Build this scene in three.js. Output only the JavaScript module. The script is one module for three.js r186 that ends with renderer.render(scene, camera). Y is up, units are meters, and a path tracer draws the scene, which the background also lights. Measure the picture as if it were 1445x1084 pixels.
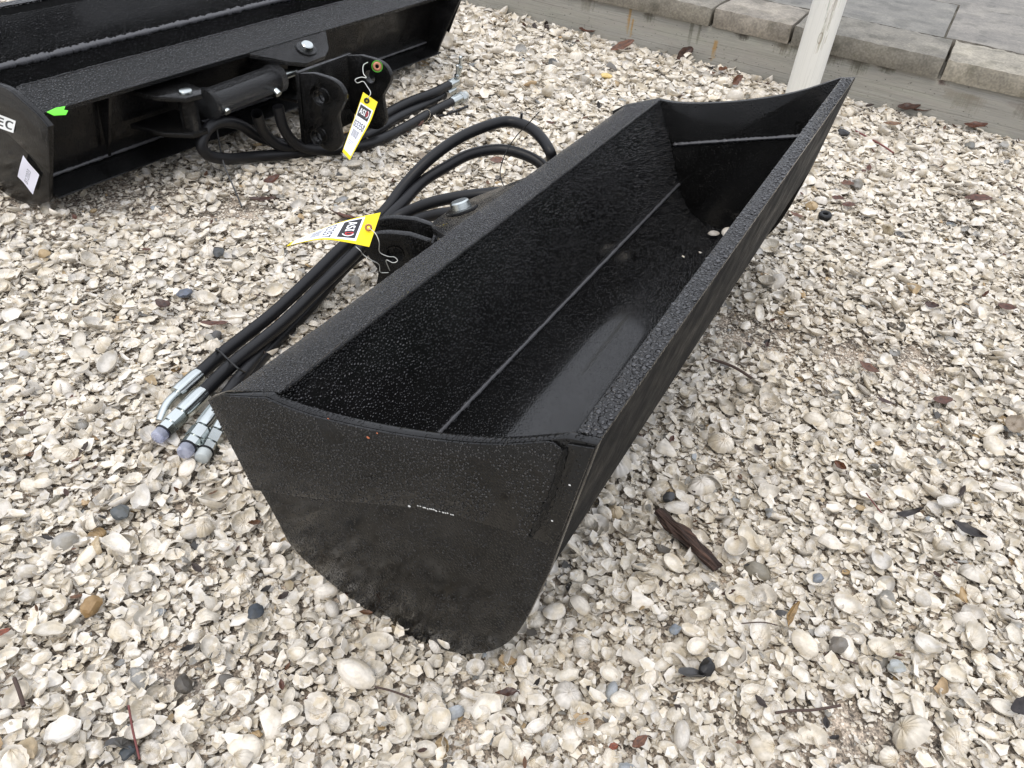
import * as THREE from 'three';
import { mergeGeometries, mergeVertices, toCreasedNormals } from 'three/addons/utils/BufferGeometryUtils.js';
import { ImprovedNoise } from 'three/addons/math/ImprovedNoise.js';

// ---------------------------------------------------------------- camera, sky, sun, exposure
const scene = new THREE.Scene();
const camera = new THREE.PerspectiveCamera(52.87, 1445 / 1084, 0.05, 600);
camera.position.set(0, 1.135, 0);
camera.up.set(-0.1093, 0.7647, -0.6351);
camera.lookAt(0, 1.135 - 0.6389, -0.7693);

const renderer = new THREE.WebGLRenderer({ antialias: true });
renderer.toneMapping = THREE.LinearToneMapping;
renderer.toneMappingExposure = 1.15;
renderer.shadowMap.enabled = true;

let seed = 20240611;
function rnd() { seed |= 0; seed = (seed + 0x6d2b79f5) | 0; let t = Math.imul(seed ^ (seed >>> 15), 1 | seed); t = (t + Math.imul(t ^ (t >>> 7), 61 | t)) ^ t; return ((t ^ (t >>> 14)) >>> 0) / 4294967296; }
const rr = (a, b) => a + (b - a) * rnd();
const gauss = () => (rnd() + rnd() + rnd() + rnd() - 2) * 1.2;
const NZ = new ImprovedNoise();
const fbm = (x, y, z = 0.5) => NZ.noise(x, y, z) * 0.6 + NZ.noise(x * 2.1 + 7, y * 2.1, z) * 0.3 + NZ.noise(x * 4.3, y * 4.3 + 3, z) * 0.15;
const clamp = (x, a = 0, b = 1) => Math.min(b, Math.max(a, x));

{ // overcast sky: bright zenith, greyer towards the horizon, soft cloud structure
  const w = 256, h = 128, d = new Float32Array(w * h * 4);
  for (let j = 0; j < h; j++) for (let i = 0; i < w; i++) {
    const el = ((j + 0.5) / h - 0.5) * Math.PI, az = (i / w) * Math.PI * 2;
    const x = Math.cos(el) * Math.cos(az), y = Math.sin(el), z = Math.cos(el) * Math.sin(az);
    const c = 1 + 0.35 * fbm(x * 1.7 + 3, y * 2.4, z * 1.7 + 9);
    const b = (y > 0 ? 0.58 + 0.88 * y : 0.42) * c * 1.2;
    const o = (j * w + i) * 4; d[o] = b * 0.945; d[o + 1] = b * 0.985; d[o + 2] = b * 1.08; d[o + 3] = 1;
  }
  const t = new THREE.DataTexture(d, w, h, THREE.RGBAFormat, THREE.FloatType);
  t.mapping = THREE.EquirectangularReflectionMapping; t.magFilter = THREE.LinearFilter; t.minFilter = THREE.LinearFilter; t.needsUpdate = true;
  scene.background = t; scene.environment = t;
}
const sun = new THREE.DirectionalLight(0xfff3e2, 0.9);
sun.position.set(-2.2, 9, 2.5); sun.target.position.set(0, 0, -2); sun.castShadow = true; sun.shadow.radius = 34;
sun.shadow.mapSize.set(2048, 2048);
Object.assign(sun.shadow.camera, { left: -8, right: 8, top: 8, bottom: -8, near: 0.5, far: 30 });
scene.add(sun, sun.target);

// ---------------------------------------------------------------- textures
function dataTex(w, h, fn, srgb) {
  const d = new Uint8Array(w * h * 4);
  for (let j = 0; j < h; j++) for (let i = 0; i < w; i++) { const p = fn(i, j), o = (j * w + i) * 4; d[o] = clamp(p[0], 0, 255); d[o + 1] = clamp(p[1], 0, 255); d[o + 2] = clamp(p[2], 0, 255); d[o + 3] = 255; }
  const t = new THREE.DataTexture(d, w, h, THREE.RGBAFormat);
  if (srgb) t.colorSpace = THREE.SRGBColorSpace;
  t.wrapS = t.wrapT = THREE.RepeatWrapping; t.magFilter = THREE.LinearFilter; t.minFilter = THREE.LinearMipmapLinearFilter; t.generateMipmaps = true; t.needsUpdate = true;
  return t;
}
// periodic noise for tiling maps
function tileNoise(n, cells, sd) {
  const g = []; let s = sd; const r = () => { s = (s * 16807) % 2147483647; return s / 2147483647; };
  for (let i = 0; i < cells * cells; i++) g.push(r());
  const sm = (t) => t * t * (3 - 2 * t);
  return (i, j) => { const x = (i / n) * cells, y = (j / n) * cells, x0 = Math.floor(x), y0 = Math.floor(y), fx = sm(x - x0), fy = sm(y - y0);
    const q = (a, b) => g[(((b % cells) + cells) % cells) * cells + (((a % cells) + cells) % cells)];
    return (q(x0, y0) * (1 - fx) + q(x0 + 1, y0) * fx) * (1 - fy) + (q(x0, y0 + 1) * (1 - fx) + q(x0 + 1, y0 + 1) * fx) * fy; };
}
// beads of rain standing on paint: height map of many domes, wrapping at the edges
function dropTex(n, metres, rMin, rMax, tries, gap, stretch, patchy = 2) { // patchy: where the beads have run off and left smooth paint
  const pn = tileNoise(n, 7, 137);
  const H = new Float32Array(n * n), px = n / metres, cell = Math.ceil(rMax * 2 * px), gw = Math.ceil(n / cell), grid = Array.from({ length: gw * gw }, () => []);
  for (let k = 0; k < tries; k++) {
    const f = Math.pow(k / tries, 0.7), r = (rMax * (1 - f) + rMin * f) * rr(0.75, 1.1) * px, cx = rnd() * n, cy = rnd() * n;
    if (pn(cx, cy) > patchy && rnd() < 0.85) continue;
    const gx = Math.floor(cx / cell), gy = Math.floor(cy / cell); let ok = true;
    for (let a = -1; a <= 1 && ok; a++) for (let b = -1; b <= 1 && ok; b++) for (const q of grid[((gy + b + gw) % gw) * gw + ((gx + a + gw) % gw)]) {
      let dx = Math.abs(q[0] - cx), dy = Math.abs(q[1] - cy); dx = Math.min(dx, n - dx); dy = Math.min(dy, n - dy);
      if (dx * dx + dy * dy < Math.pow((q[2] + r) * gap, 2)) { ok = false; break; }
    }
    if (!ok) continue;
    grid[(gy % gw) * gw + (gx % gw)].push([cx, cy, r]);
    const ex = rr(1, stretch), w1 = rnd() * 6.28, w2 = rnd() * 6.28, R = Math.ceil(r * stretch * 1.3);
    for (let j = -R; j <= R; j++) for (let i = -R; i <= R; i++) {
      const an = Math.atan2(j, i), rad = r * (1 + 0.12 * Math.sin(2 * an + w1) + 0.09 * Math.sin(3 * an + w2));
      const q = (i * i + (j / ex) * (j / ex)) / (rad * rad); if (q >= 1) continue;
      const o = ((Math.floor(cy) + j + 2 * n) % n) * n + ((Math.floor(cx) + i + 2 * n) % n);
      H[o] = Math.max(H[o], Math.sqrt(1 - q) * (r / (rMax * px)));
    }
  }
  const t = dataTex(n, n, (i, j) => { const v = H[j * n + i] * 235 + 4; return [v, v, v]; });
  t.repeat.set(1 / metres, 1 / metres);
  return t;
}
const dropsDense = dropTex(1024, 0.24, 0.0009, 0.0027, 26000, 1.0, 1.3);
const dropsSparse = dropTex(1024, 0.24, 0.0006, 0.0019, 14000, 1.4, 1.6);
const dropsFine = dropTex(1024, 0.3, 0.0006, 0.0022, 15000, 1.3, 1.7, 0.62);
const dropsBig = dropTex(512, 0.2, 0.0012, 0.0052, 5000, 1.02, 1.3);
// paint film: thin grime, scuffs and dried runs
const grime = (() => { const n = 512, a = tileNoise(n, 6, 11), b = tileNoise(n, 17, 23), c = tileNoise(n, 61, 5), e = tileNoise(n, 190, 77);
  const t = dataTex(n, n, (i, j) => { const v = 60 + 70 * (0.5 * a(i, j) + 0.3 * b(i, j) + 0.2 * c(i, j)) + (e(i, j) > 0.86 ? 34 : 0); return [v, v * 0.99, v * 0.95]; }, true);
  t.repeat.set(1 / 0.5, 1 / 0.5); return t; })();
const roughMap = (() => { const n = 512, a = tileNoise(n, 9, 31), b = tileNoise(n, 40, 43); const t = dataTex(n, n, (i, j) => { const v = 110 + 145 * (0.6 * a(i, j) + 0.4 * b(i, j)); return [v, v, v]; }); t.repeat.set(1 / 0.45, 1 / 0.45); return t; })();

const paint = (bump, scale, rough, tint = [0.075, 0.075, 0.078], spec = 1) => new THREE.MeshPhysicalMaterial({ color: new THREE.Color().setRGB(...tint), map: grime, roughness: rough, roughnessMap: roughMap, bumpMap: bump, bumpScale: scale, specularIntensity: spec, metalness: 0 });
const BLACK = [0.05, 0.05, 0.053];
const M = {
  paintTop: paint(dropsDense, 0.0034, 0.12, BLACK),
  paintIn: paint(dropsSparse, 0.0003, 0.17, BLACK),
  paintOut: paint(dropsFine, 0.0013, 0.22, BLACK, 0.6),
  paintEdge: paint(dropsFine, 0.0012, 1.0, BLACK, 0.5),
  water: new THREE.MeshPhysicalMaterial({ color: new THREE.Color().setRGB(0.006, 0.006, 0.007), roughness: 0.03, ior: 1.5, clearcoat: 0.7, clearcoatRoughness: 0.03 }),
  paintLip: paint(dropsBig, 0.0036, 0.14, BLACK),
  paintPlain: paint(dropsFine, 0.0012, 0.24, BLACK, 0.6),
  weld: new THREE.MeshPhysicalMaterial({ color: new THREE.Color().setRGB(0.085, 0.085, 0.09), roughness: 0.36 }),
  rubber: new THREE.MeshPhysicalMaterial({ color: new THREE.Color().setRGB(0.009, 0.009, 0.01), specularIntensity: 0.6, roughness: 0.4 }),
  zinc: new THREE.MeshStandardMaterial({ color: new THREE.Color().setRGB(0.5, 0.53, 0.52), metalness: 1, roughness: 0.24 }),
  cap: new THREE.MeshPhysicalMaterial({ color: new THREE.Color().setRGB(0.7, 0.73, 0.86), roughness: 0.12, transmission: 0.7, thickness: 0, ior: 1.4 }),
  greyCap: new THREE.MeshPhysicalMaterial({ color: new THREE.Color().setRGB(0.45, 0.48, 0.47), roughness: 0.4 }),
  wire: new THREE.MeshStandardMaterial({ color: new THREE.Color().setRGB(0.6, 0.6, 0.56), metalness: 0.8, roughness: 0.4 }),
  tie: new THREE.MeshStandardMaterial({ color: new THREE.Color().setRGB(0.01, 0.01, 0.01), roughness: 0.45 }),
  green: new THREE.MeshStandardMaterial({ color: new THREE.Color().setRGB(0.13, 0.72, 0.03), roughness: 0.5 }),
  rust: new THREE.MeshStandardMaterial({ color: new THREE.Color().setRGB(0.42, 0.13, 0.06), roughness: 0.9 }),
  scratch: new THREE.MeshStandardMaterial({ color: new THREE.Color().setRGB(0.6, 0.6, 0.58), roughness: 0.8 }),
};
const clayTex = (() => { const n = 512, a = tileNoise(n, 9, 3), b = tileNoise(n, 37, 8), c = tileNoise(n, 128, 9), e = tileNoise(n, 220, 19);
  return dataTex(n, n, (i, j) => { let v = 120 + 60 * (a(i, j) - 0.5) + 70 * (b(i, j) - 0.5) + 80 * (c(i, j) - 0.5) + (e(i, j) > 0.8 ? 50 : 0); return [v, v * 0.955, v * 0.89]; }, true); })();

// ---------------------------------------------------------------- helpers
const names = new Map();
function numbered(n) { const k = names.get(n) || 0; names.set(n, k + 1); return k ? n + '_' + String(k).padStart(3, '0') : n; }
function fin(o) { o.castShadow = true; o.receiveShadow = true; return o; }
function part(name, geo, mat, parent) { const m = fin(new THREE.Mesh(geo, mat)); m.name = name; parent.add(m); return m; }
function thing(name, label, category, pos = [0, 0, 0], turn = 0, group) {
  const o = new THREE.Group(); o.name = numbered(name); o.position.set(...pos); o.rotation.y = turn; o.userData = { label, category }; if (group) o.userData.group = group; scene.add(o); return o;
}
function boxUV(g) { // texture coordinates in metres from the face direction
  if (g.index) g = g.toNonIndexed();
  g.computeVertexNormals; const p = g.attributes.position, uv = new Float32Array(p.count * 2), A = new THREE.Vector3(), B = new THREE.Vector3(), C = new THREE.Vector3(), N = new THREE.Vector3();
  for (let i = 0; i < p.count; i += 3) {
    A.fromBufferAttribute(p, i); B.fromBufferAttribute(p, i + 1); C.fromBufferAttribute(p, i + 2);
    N.copy(B).sub(A).cross(C.clone().sub(A)); const x = Math.abs(N.x), y = Math.abs(N.y), z = Math.abs(N.z);
    [A, B, C].forEach((v, k) => { const o = (i + k) * 2; if (z >= x && z >= y) { uv[o] = v.x; uv[o + 1] = v.y; } else if (y >= x) { uv[o] = v.x; uv[o + 1] = v.z; } else { uv[o] = v.z; uv[o + 1] = v.y; } });
  }
  g.setAttribute('uv', new THREE.BufferAttribute(uv, 2)); return g;
}
const shapeOf = (pts) => new THREE.Shape(pts.map((p) => new THREE.Vector2(p[0], p[1])));
// cross-section (u, v) drawn out along the bucket from w0 to w1; w runs towards local -z
function prism(pts, w0, w1, bev = 0.0015, holes = []) {
  const s = shapeOf(pts); for (const h of holes) s.holes.push(new THREE.Path().absarc(h[0], h[1], h[2], 0, Math.PI * 2, true));
  let g = new THREE.ExtrudeGeometry(s, { depth: w1 - w0 - 2 * bev, bevelEnabled: bev > 0, bevelThickness: bev, bevelSize: bev, bevelOffset: -bev, bevelSegments: 2, curveSegments: 20 });
  g.translate(0, 0, -w1 + bev); return boxUV(toCreasedNormals(g, 0.6));
}
// outline (u, w) seen from above, t thick, standing on y0
function slab(pts, y0, t, bev = 0.0015, holes = []) {
  const s = shapeOf(pts); for (const h of holes) s.holes.push(new THREE.Path().absarc(h[0], h[1], h[2], 0, Math.PI * 2, true));
  let g = new THREE.ExtrudeGeometry(s, { depth: t - 2 * bev, bevelEnabled: bev > 0, bevelThickness: bev, bevelSize: bev, bevelOffset: -bev, bevelSegments: 2, curveSegments: 16 });
  g.rotateX(-Math.PI / 2); g.translate(0, y0 + bev, 0); return boxUV(toCreasedNormals(g, 0.6));
}
function offsetStrip(pts, t) { // open polyline -> closed band of thickness t on its right-hand side
  const out = []; for (let i = 0; i < pts.length; i++) { const a = pts[Math.max(0, i - 1)], b = pts[Math.min(pts.length - 1, i + 1)], dx = b[0] - a[0], dy = b[1] - a[1], l = Math.hypot(dx, dy); out.push([pts[i][0] + (dy / l) * t, pts[i][1] - (dx / l) * t]); }
  return pts.concat(out.reverse());
}
const V3 = (p) => new THREE.Vector3(...p);
function tube(pts, r, seg = 60, rad = 10, closed = false) { return new THREE.TubeGeometry(new THREE.CatmullRomCurve3(pts.map(V3), closed, 'centripetal'), seg, r, rad, closed); }
function rod(a, b, r1, r2 = r1, seg = 18) { const A = V3(a), B = V3(b), L = A.distanceTo(B), g = new THREE.CylinderGeometry(r2, r1, L, seg); g.translate(0, L / 2, 0); g.applyQuaternion(new THREE.Quaternion().setFromUnitVectors(new THREE.Vector3(0, 1, 0), B.clone().sub(A).normalize())); g.translate(A.x, A.y, A.z); return g; }
function lathe(a, b, prof, seg = 18) { // profile [[distance from a, radius], ...]
  const A = V3(a), B = V3(b), g = new THREE.LatheGeometry(prof.map((p) => new THREE.Vector2(p[1], p[0])), seg);
  g.applyQuaternion(new THREE.Quaternion().setFromUnitVectors(new THREE.Vector3(0, 1, 0), B.clone().sub(A).normalize())); g.translate(A.x, A.y, A.z); return g;
}
const lerp3 = (a, b, t) => [a[0] + (b[0] - a[0]) * t, a[1] + (b[1] - a[1]) * t, a[2] + (b[2] - a[2]) * t];
function bead(pts, r, sd = 1) { // hand-laid weld: a lumpy run of overlapping scales
  const A = V3(pts[0]), B = V3(pts[pts.length - 1]), n = Math.max(8, Math.round(A.distanceTo(B) / 0.006));
  const g = new THREE.TubeGeometry(new THREE.CatmullRomCurve3(pts.map(V3)), n, r, 7), p = g.attributes.position;
  const c = new THREE.CatmullRomCurve3(pts.map(V3)), q = new THREE.Vector3();
  for (let i = 0; i <= n; i++) { c.getPointAt(i / n, q); const k = (i === 0 || i === n ? 0.12 : 1) * (0.85 + 0.6 * NZ.noise(i * 0.55, sd * 3.1, 0.2) + ((i % 2) ? 0.22 : 0)), ox = 0.0012 * NZ.noise(i * 0.13, sd, 5); for (let j = 0; j <= 7; j++) { const o = i * 8 + j; p.setXYZ(o, q.x + (p.getX(o) - q.x) * k + ox, q.y + (p.getY(o) - q.y) * k, q.z + (p.getZ(o) - q.z) * k); } }
  g.computeVertexNormals(); return g;
}

// ---------------------------------------------------------------- the ground of broken shells
const BU = [0.9049, 0.4257], BA = [0.4257, -0.9049];                  // along the wall, and towards the wall
const WALL = [0.937, -3.848];
const wallDist = (x, z) => (x - WALL[0]) * BA[0] + (z - WALL[1]) * BA[1];  // > 0 behind the wall face
const patches = [[0.6055, 0, -1.674], [0.8245, 0, -1.659], [0.5929, 0, -0.5986], [-0.4412, 0, -0.5765], [-1.256, 0, -2.033], [-1.403, 0, -1.952], [1.019, 0, -1.634], [-0.8686, 0, -2.011]].map((p, i) => [p[0], p[2], [0.17, 0.14, 0.11, 0.04, 0.26, 0.2, 0.12, 0.14][i]]);
function bare(x, z) { let b = 0; for (const p of patches) { const d = Math.hypot(x - p[0], (z - p[1]) * 1.25) / p[2]; if (d < 1.6) b = Math.max(b, clamp(1.35 - d + 0.5 * NZ.noise(x * 9, z * 9, 2))); } return clamp(b + clamp((NZ.noise(x * 2.3 + 11, z * 2.3, 4) - 0.38) * 1.6) * 0.5); }
const gh = (x, z) => (0.011 * NZ.noise(x * 1.6, z * 1.6, 1.3) + 0.006 * NZ.noise(x * 5, z * 5, 7.7)) * clamp((7 - Math.hypot(x, z + 2)) / 2) - 0.012 - 0.006 * bare(x, z);
const ground = new THREE.Group(); ground.name = 'shell_ground'; ground.userData = { kind: 'structure', label: 'yard ground covered with loose white and cream seashells' }; scene.add(ground);
{
  const ax = []; for (let i = -60; i <= 60; i++) ax.push(Math.sign(i) * (Math.abs(i) <= 44 ? Math.abs(i) * 0.09 : 3.96 + Math.pow((Math.abs(i) - 44) / 16, 3) * 240));
  const n = ax.length, pos = [], uv = [], idx = [], far = [];
  for (let j = 0; j < n; j++) for (let i = 0; i < n; i++) { const x = ax[i], z = ax[j] - 2; pos.push(x, gh(x, z), z); uv.push(x / 0.35, z / 0.35); }
  for (let j = 0; j < n - 1; j++) for (let i = 0; i < n - 1; i++) { const a = j * n + i, x = ax[i], z = ax[j] - 2, inside = z > -5.3 && z < -0.25 && x > -1.1 + (z + 0.25) * 0.72 && x < 1.2 - (z + 0.25) * 0.7; (inside ? idx : far).push(a, a + n, a + 1, a + 1, a + n, a + n + 1); }
  const g = new THREE.BufferGeometry(); g.setAttribute('position', new THREE.Float32BufferAttribute(pos, 3)); g.setAttribute('uv', new THREE.Float32BufferAttribute(uv, 2)); g.setIndex(idx); g.computeVertexNormals();
  part('sandy_soil', g, new THREE.MeshStandardMaterial({ color: new THREE.Color().setRGB(1.75, 1.62, 1.5), map: clayTex, roughness: 0.95, bumpMap: clayTex, bumpScale: 0.004 }), ground);
  const gf = g.clone(); gf.setIndex(far); const ft = (() => { const m = 512, b = tileNoise(m, 40, 61), c = tileNoise(m, 120, 62), e = tileNoise(m, 7, 63); return dataTex(m, m, (i, j) => { const k = b(i, j) * 0.5 + c(i, j) * 0.5, v = (k < 0.33 ? 110 : 205 + 50 * (k - 0.5)) - 22 * e(i, j); return [v, v * 0.975, v * 0.93]; }, true); })();
  part('distant_shells', gf, new THREE.MeshStandardMaterial({ map: ft, roughness: 0.8, bumpMap: ft, bumpScale: 0.01 }), ground);
}
// shell shapes, about 1 across
function domeShell(o) {
  const nr = o.nr || 10, na = o.na || 18, pos = [], idx = [], col = [];
  const ang0 = o.cut ? o.cut[0] : 0, ang1 = o.cut ? o.cut[1] : Math.PI * 2, nA = na + (o.cut ? 1 : 0);
  const P = (ri, ai, inner) => {
    const t = ang0 + ((ang1 - ang0) * ai) / na, rad = ri / nr;
    let R = 0.5 * (1 + (o.e1 || 0) * Math.cos(t) + (o.e2 || 0) * Math.cos(2 * t) + (o.jag || 0) * Math.sin(5.3 * t + (o.ph || 0)) * rad + 0.02 * Math.sin(3 * t + (o.ph || 0)));
    if (o.beak) R *= 1 + o.beak * Math.exp(-Math.pow((Math.abs(Math.atan2(Math.sin(t - Math.PI), Math.cos(t - Math.PI)))) / 0.4, 2));
    const rib = o.ribs ? 1 + o.ribA * Math.sin(o.ribs * t) * rad : 1;
    const ox = -0.18 * (1 - rad) * (o.umb ?? 1);
    let y = (o.h || 0.2) * Math.pow(1 - Math.pow(rad, o.pw || 2), 0.72) * (o.ribs ? 1 + 0.06 * Math.sin(o.ribs * t) : 1) + (o.warp || 0) * Math.sin(2 * t + 1) * rad + 0.018 * NZ.noise(Math.cos(t) * rad * 3 + (o.ph || 0), Math.sin(t) * rad * 3, 1);
    if (!o.ribs && !inner) y += 0.007 * Math.sin(rad * 34 + 2 * Math.sin(t));
    if (inner) y -= o.th * (0.4 + 0.6 * (1 - rad * rad)) + 0.01;
    return [ox + R * rad * Math.cos(t) * rib, y, R * rad * Math.sin(t) * rib * (o.asp || 1)];
  };
  for (const inner of [0, 1]) for (let ri = 0; ri <= nr; ri++) for (let ai = 0; ai < nA; ai++) { pos.push(...P(ri, ai, inner)); const t = ang0 + ((ang1 - ang0) * ai) / na; const v = inner ? 0.96 - 0.16 * (ri / nr > 0.72 && ri / nr < 0.96) : 0.93 + 0.07 * Math.sin(ri * 2.1) - (o.ribs ? 0.05 * (Math.sin(o.ribs * t) < 0) : 0); col.push(v, v * (inner ? 1 : 0.985), v * (inner ? 0.985 : 0.95)); }
  const base = (nr + 1) * nA, q = (i, r, a) => i * base + r * nA + (o.cut ? a : a % na);
  for (let r = 0; r < nr; r++) for (let a = 0; a < na; a++) { idx.push(q(0, r, a), q(0, r, a + 1), q(0, r + 1, a + 1), q(0, r, a), q(0, r + 1, a + 1), q(0, r + 1, a)); idx.push(q(1, r, a), q(1, r + 1, a + 1), q(1, r, a + 1), q(1, r, a), q(1, r + 1, a), q(1, r + 1, a + 1)); }
  for (let a = 0; a < na; a++) idx.push(q(0, nr, a), q(0, nr, a + 1), q(1, nr, a + 1), q(0, nr, a), q(1, nr, a + 1), q(1, nr, a));
  if (o.cut) for (let r = 0; r < nr; r++) { idx.push(q(0, r, 0), q(0, r + 1, 0), q(1, r + 1, 0), q(0, r, 0), q(1, r + 1, 0), q(1, r, 0)); idx.push(q(0, r, na), q(1, r + 1, na), q(0, r + 1, na), q(0, r, na), q(1, r, na), q(1, r + 1, na)); }
  const uv = []; for (let i = 0; i < pos.length; i += 3) uv.push(pos[i] * 0.9 + 0.5, pos[i + 2] * 0.9 + 0.5 + (o.ph || 0) * 0.37);
  const g = new THREE.BufferGeometry(); g.setAttribute('position', new THREE.Float32BufferAttribute(pos, 3)); g.setAttribute('color', new THREE.Float32BufferAttribute(col, 3)); g.setAttribute('uv', new THREE.Float32BufferAttribute(uv, 2)); g.setIndex(idx); g.computeVertexNormals();
  return toCreasedNormals(g, 0.9);
}
function shard(ph) { // broken curved piece with straight snapped edges
  const k = 5 + Math.floor(rnd() * 3), ring = []; for (let i = 0; i < k; i++) { const t = ((i + rr(-0.32, 0.32)) / k) * 6.283, r = 0.5 * rr(0.6, 1.1); ring.push([r * Math.cos(t), r * Math.sin(t) * 0.72]); }
  const cv = rr(0.2, 0.75), th = rr(0.045, 0.085), tw = rr(-0.15, 0.15), hgt = (x, z) => -cv * (x * x + z * z * 0.5) + tw * x * z + 0.02 * NZ.noise(x * 4 + ph, z * 4, ph);
  const pos = [], idx = [], col = []; const put = (x, z, lo) => { pos.push(x, hgt(x, z) + 0.05 - (lo ? th : 0), z); const v = lo ? 0.95 : 0.92 + 0.08 * Math.sin(z * 26 + ph); col.push(v, v * 0.99, v * 0.96); };
  for (const lo of [0, 1]) { put(0, 0, lo); for (const s of [0.55, 1]) for (let i = 0; i < k; i++) { const a = ring[i], b = ring[(i + 1) % k]; put(a[0] * s, a[1] * s, lo); put(((a[0] + b[0]) / 2) * s * rr(0.93, 1.05), ((a[1] + b[1]) / 2) * s * rr(0.93, 1.05), lo); } }
  const m = 2 * k, B = 1 + 2 * m; for (const lo of [0, 1]) { const f = (a, b, c) => (lo ? idx.push(lo * B + a, lo * B + b, lo * B + c) : idx.push(a, c, b)); for (let i = 0; i < m; i++) { const j = (i + 1) % m; f(0, 1 + i, 1 + j); f(1 + i, 1 + m + i, 1 + m + j); f(1 + i, 1 + m + j, 1 + j); } }
  for (let i = 0; i < m; i++) { const j = (i + 1) % m, a = 1 + m + i, b = 1 + m + j; idx.push(a, b, B + b, a, B + b, B + a); }
  const uv = []; for (let i = 0; i < pos.length; i += 3) uv.push(pos[i] + ph, pos[i + 2]);
  const g = new THREE.BufferGeometry(); g.setAttribute('position', new THREE.Float32BufferAttribute(pos, 3)); g.setAttribute('color', new THREE.Float32BufferAttribute(col, 3)); g.setAttribute('uv', new THREE.Float32BufferAttribute(uv, 2)); g.setIndex(idx); g.computeVertexNormals();
  return toCreasedNormals(g, 0.7);
}
function pebble(sd, sq = 0.6, det = 2) {
  let g = mergeVertices(new THREE.IcosahedronGeometry(0.5, det).deleteAttribute('normal').deleteAttribute('uv')); const p = g.attributes.position, col = [], uv = [];
  for (let i = 0; i < p.count; i++) { const v = new THREE.Vector3().fromBufferAttribute(p, i), k = 1 + 0.35 * NZ.noise(v.x * 2.4 + sd, v.y * 2.4, v.z * 2.4) + 0.12 * NZ.noise(v.x * 7, v.y * 7 + sd, v.z * 7); v.multiplyScalar(k); p.setXYZ(i, v.x, v.y * sq, v.z * 0.8); col.push(1, 1, 1); uv.push(v.x + sd, v.z); }
  g.setAttribute('color', new THREE.Float32BufferAttribute(col, 3)); g.setAttribute('uv', new THREE.Float32BufferAttribute(uv, 2)); g.computeVertexNormals(); return toCreasedNormals(g, 0.5);
}
const protos = [];
for (let i = 0; i < 4; i++) protos.push({ g: domeShell({ e1: 0.05, e2: 0.05 + 0.02 * i, h: 0.22 + 0.06 * i, th: 0.03, asp: 0.82 + 0.05 * i, beak: 0.12, ph: i, warp: 0.015 }), k: 'clam' });
for (let i = 0; i < 4; i++) protos.push({ g: domeShell({ nr: 6, na: 44, ribs: 11 + i, ribA: 0.035, e1: -0.04, e2: 0.02, h: 0.32 + 0.04 * i, th: 0.03, asp: 0.9 + 0.05 * i, beak: 0.16, ph: 5 + i }), k: 'cockle' });
for (let i = 0; i < 3; i++) protos.push({ g: domeShell({ e1: 0.12, e2: 0.1, jag: 0.09, h: 0.13 + 0.04 * i, th: 0.08, asp: 0.7 + 0.08 * i, ph: 9 + i * 2, warp: 0.05 }), k: 'oyster' });
for (let i = 0; i < 7; i++) protos.push({ g: domeShell({ cut: [0.9 * i, 0.9 * i + 1.7 + 0.35 * i], na: 14, ribs: i % 2 ? 9 : 0, ribA: 0.03, h: 0.26 + 0.03 * i, th: 0.04, e2: 0.04, ph: 13 + i, jag: 0.06 }), k: 'half' });
const nWhole = protos.length;
for (let i = 0; i < 20; i++) protos.push({ g: shard(i * 1.7), k: 'shard' });
const stainTex = (() => { const n = 256, a = tileNoise(n, 5, 41), b = tileNoise(n, 19, 42), c = tileNoise(n, 70, 43); return dataTex(n, n, (i, j) => { let v = 250 - 22 * a(i, j) - 26 * Math.max(0, b(i, j) - 0.5) - 12 * c(i, j) * (a(i, j) > 0.5 ? 1 : 0.4); const w = clamp((a(i, j) - 0.5) * 1.5); return [v, v * (0.996 - 0.035 * w), v * (0.985 - 0.11 * w)]; }, true); })();
const shellMat = new THREE.MeshStandardMaterial({ color: 0xffffff, map: stainTex, vertexColors: true, roughness: 0.55, side: THREE.DoubleSide });
const palette = [];
for (let i = 0; i < 30; i++) { const l = rr(0.66, 0.96), w = rr(0.0, 1); palette.push([l, l * (0.957 - 0.028 * w), l * (0.912 - 0.09 * w)]); }
for (let i = 0; i < 5; i++) { const l = rr(0.3, 0.5); palette.push([l, l * 0.98, l * 0.95]); }
palette.push([0.5, 0.38, 0.23], [0.58, 0.43, 0.27], [0.6, 0.5, 0.36], [0.46, 0.4, 0.3], [0.3, 0.31, 0.33], [0.4, 0.43, 0.47], [0.1, 0.1, 0.105], [0.16, 0.15, 0.14], [0.5, 0.36, 0.2], [0.36, 0.3, 0.24], [0.28, 0.26, 0.22]);
const pickColor = () => (rnd() < 0.968 ? Math.floor(rnd() * 30) : 30 + Math.floor(rnd() * (palette.length - 30)));
const partMats = palette.map((c) => { const m = shellMat.clone(); m.color.setRGB(...c); return m; });
const cv = camera.clone(); cv.updateMatrixWorld(); cv.matrixWorldInverse.copy(cv.matrixWorld).invert();
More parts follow.
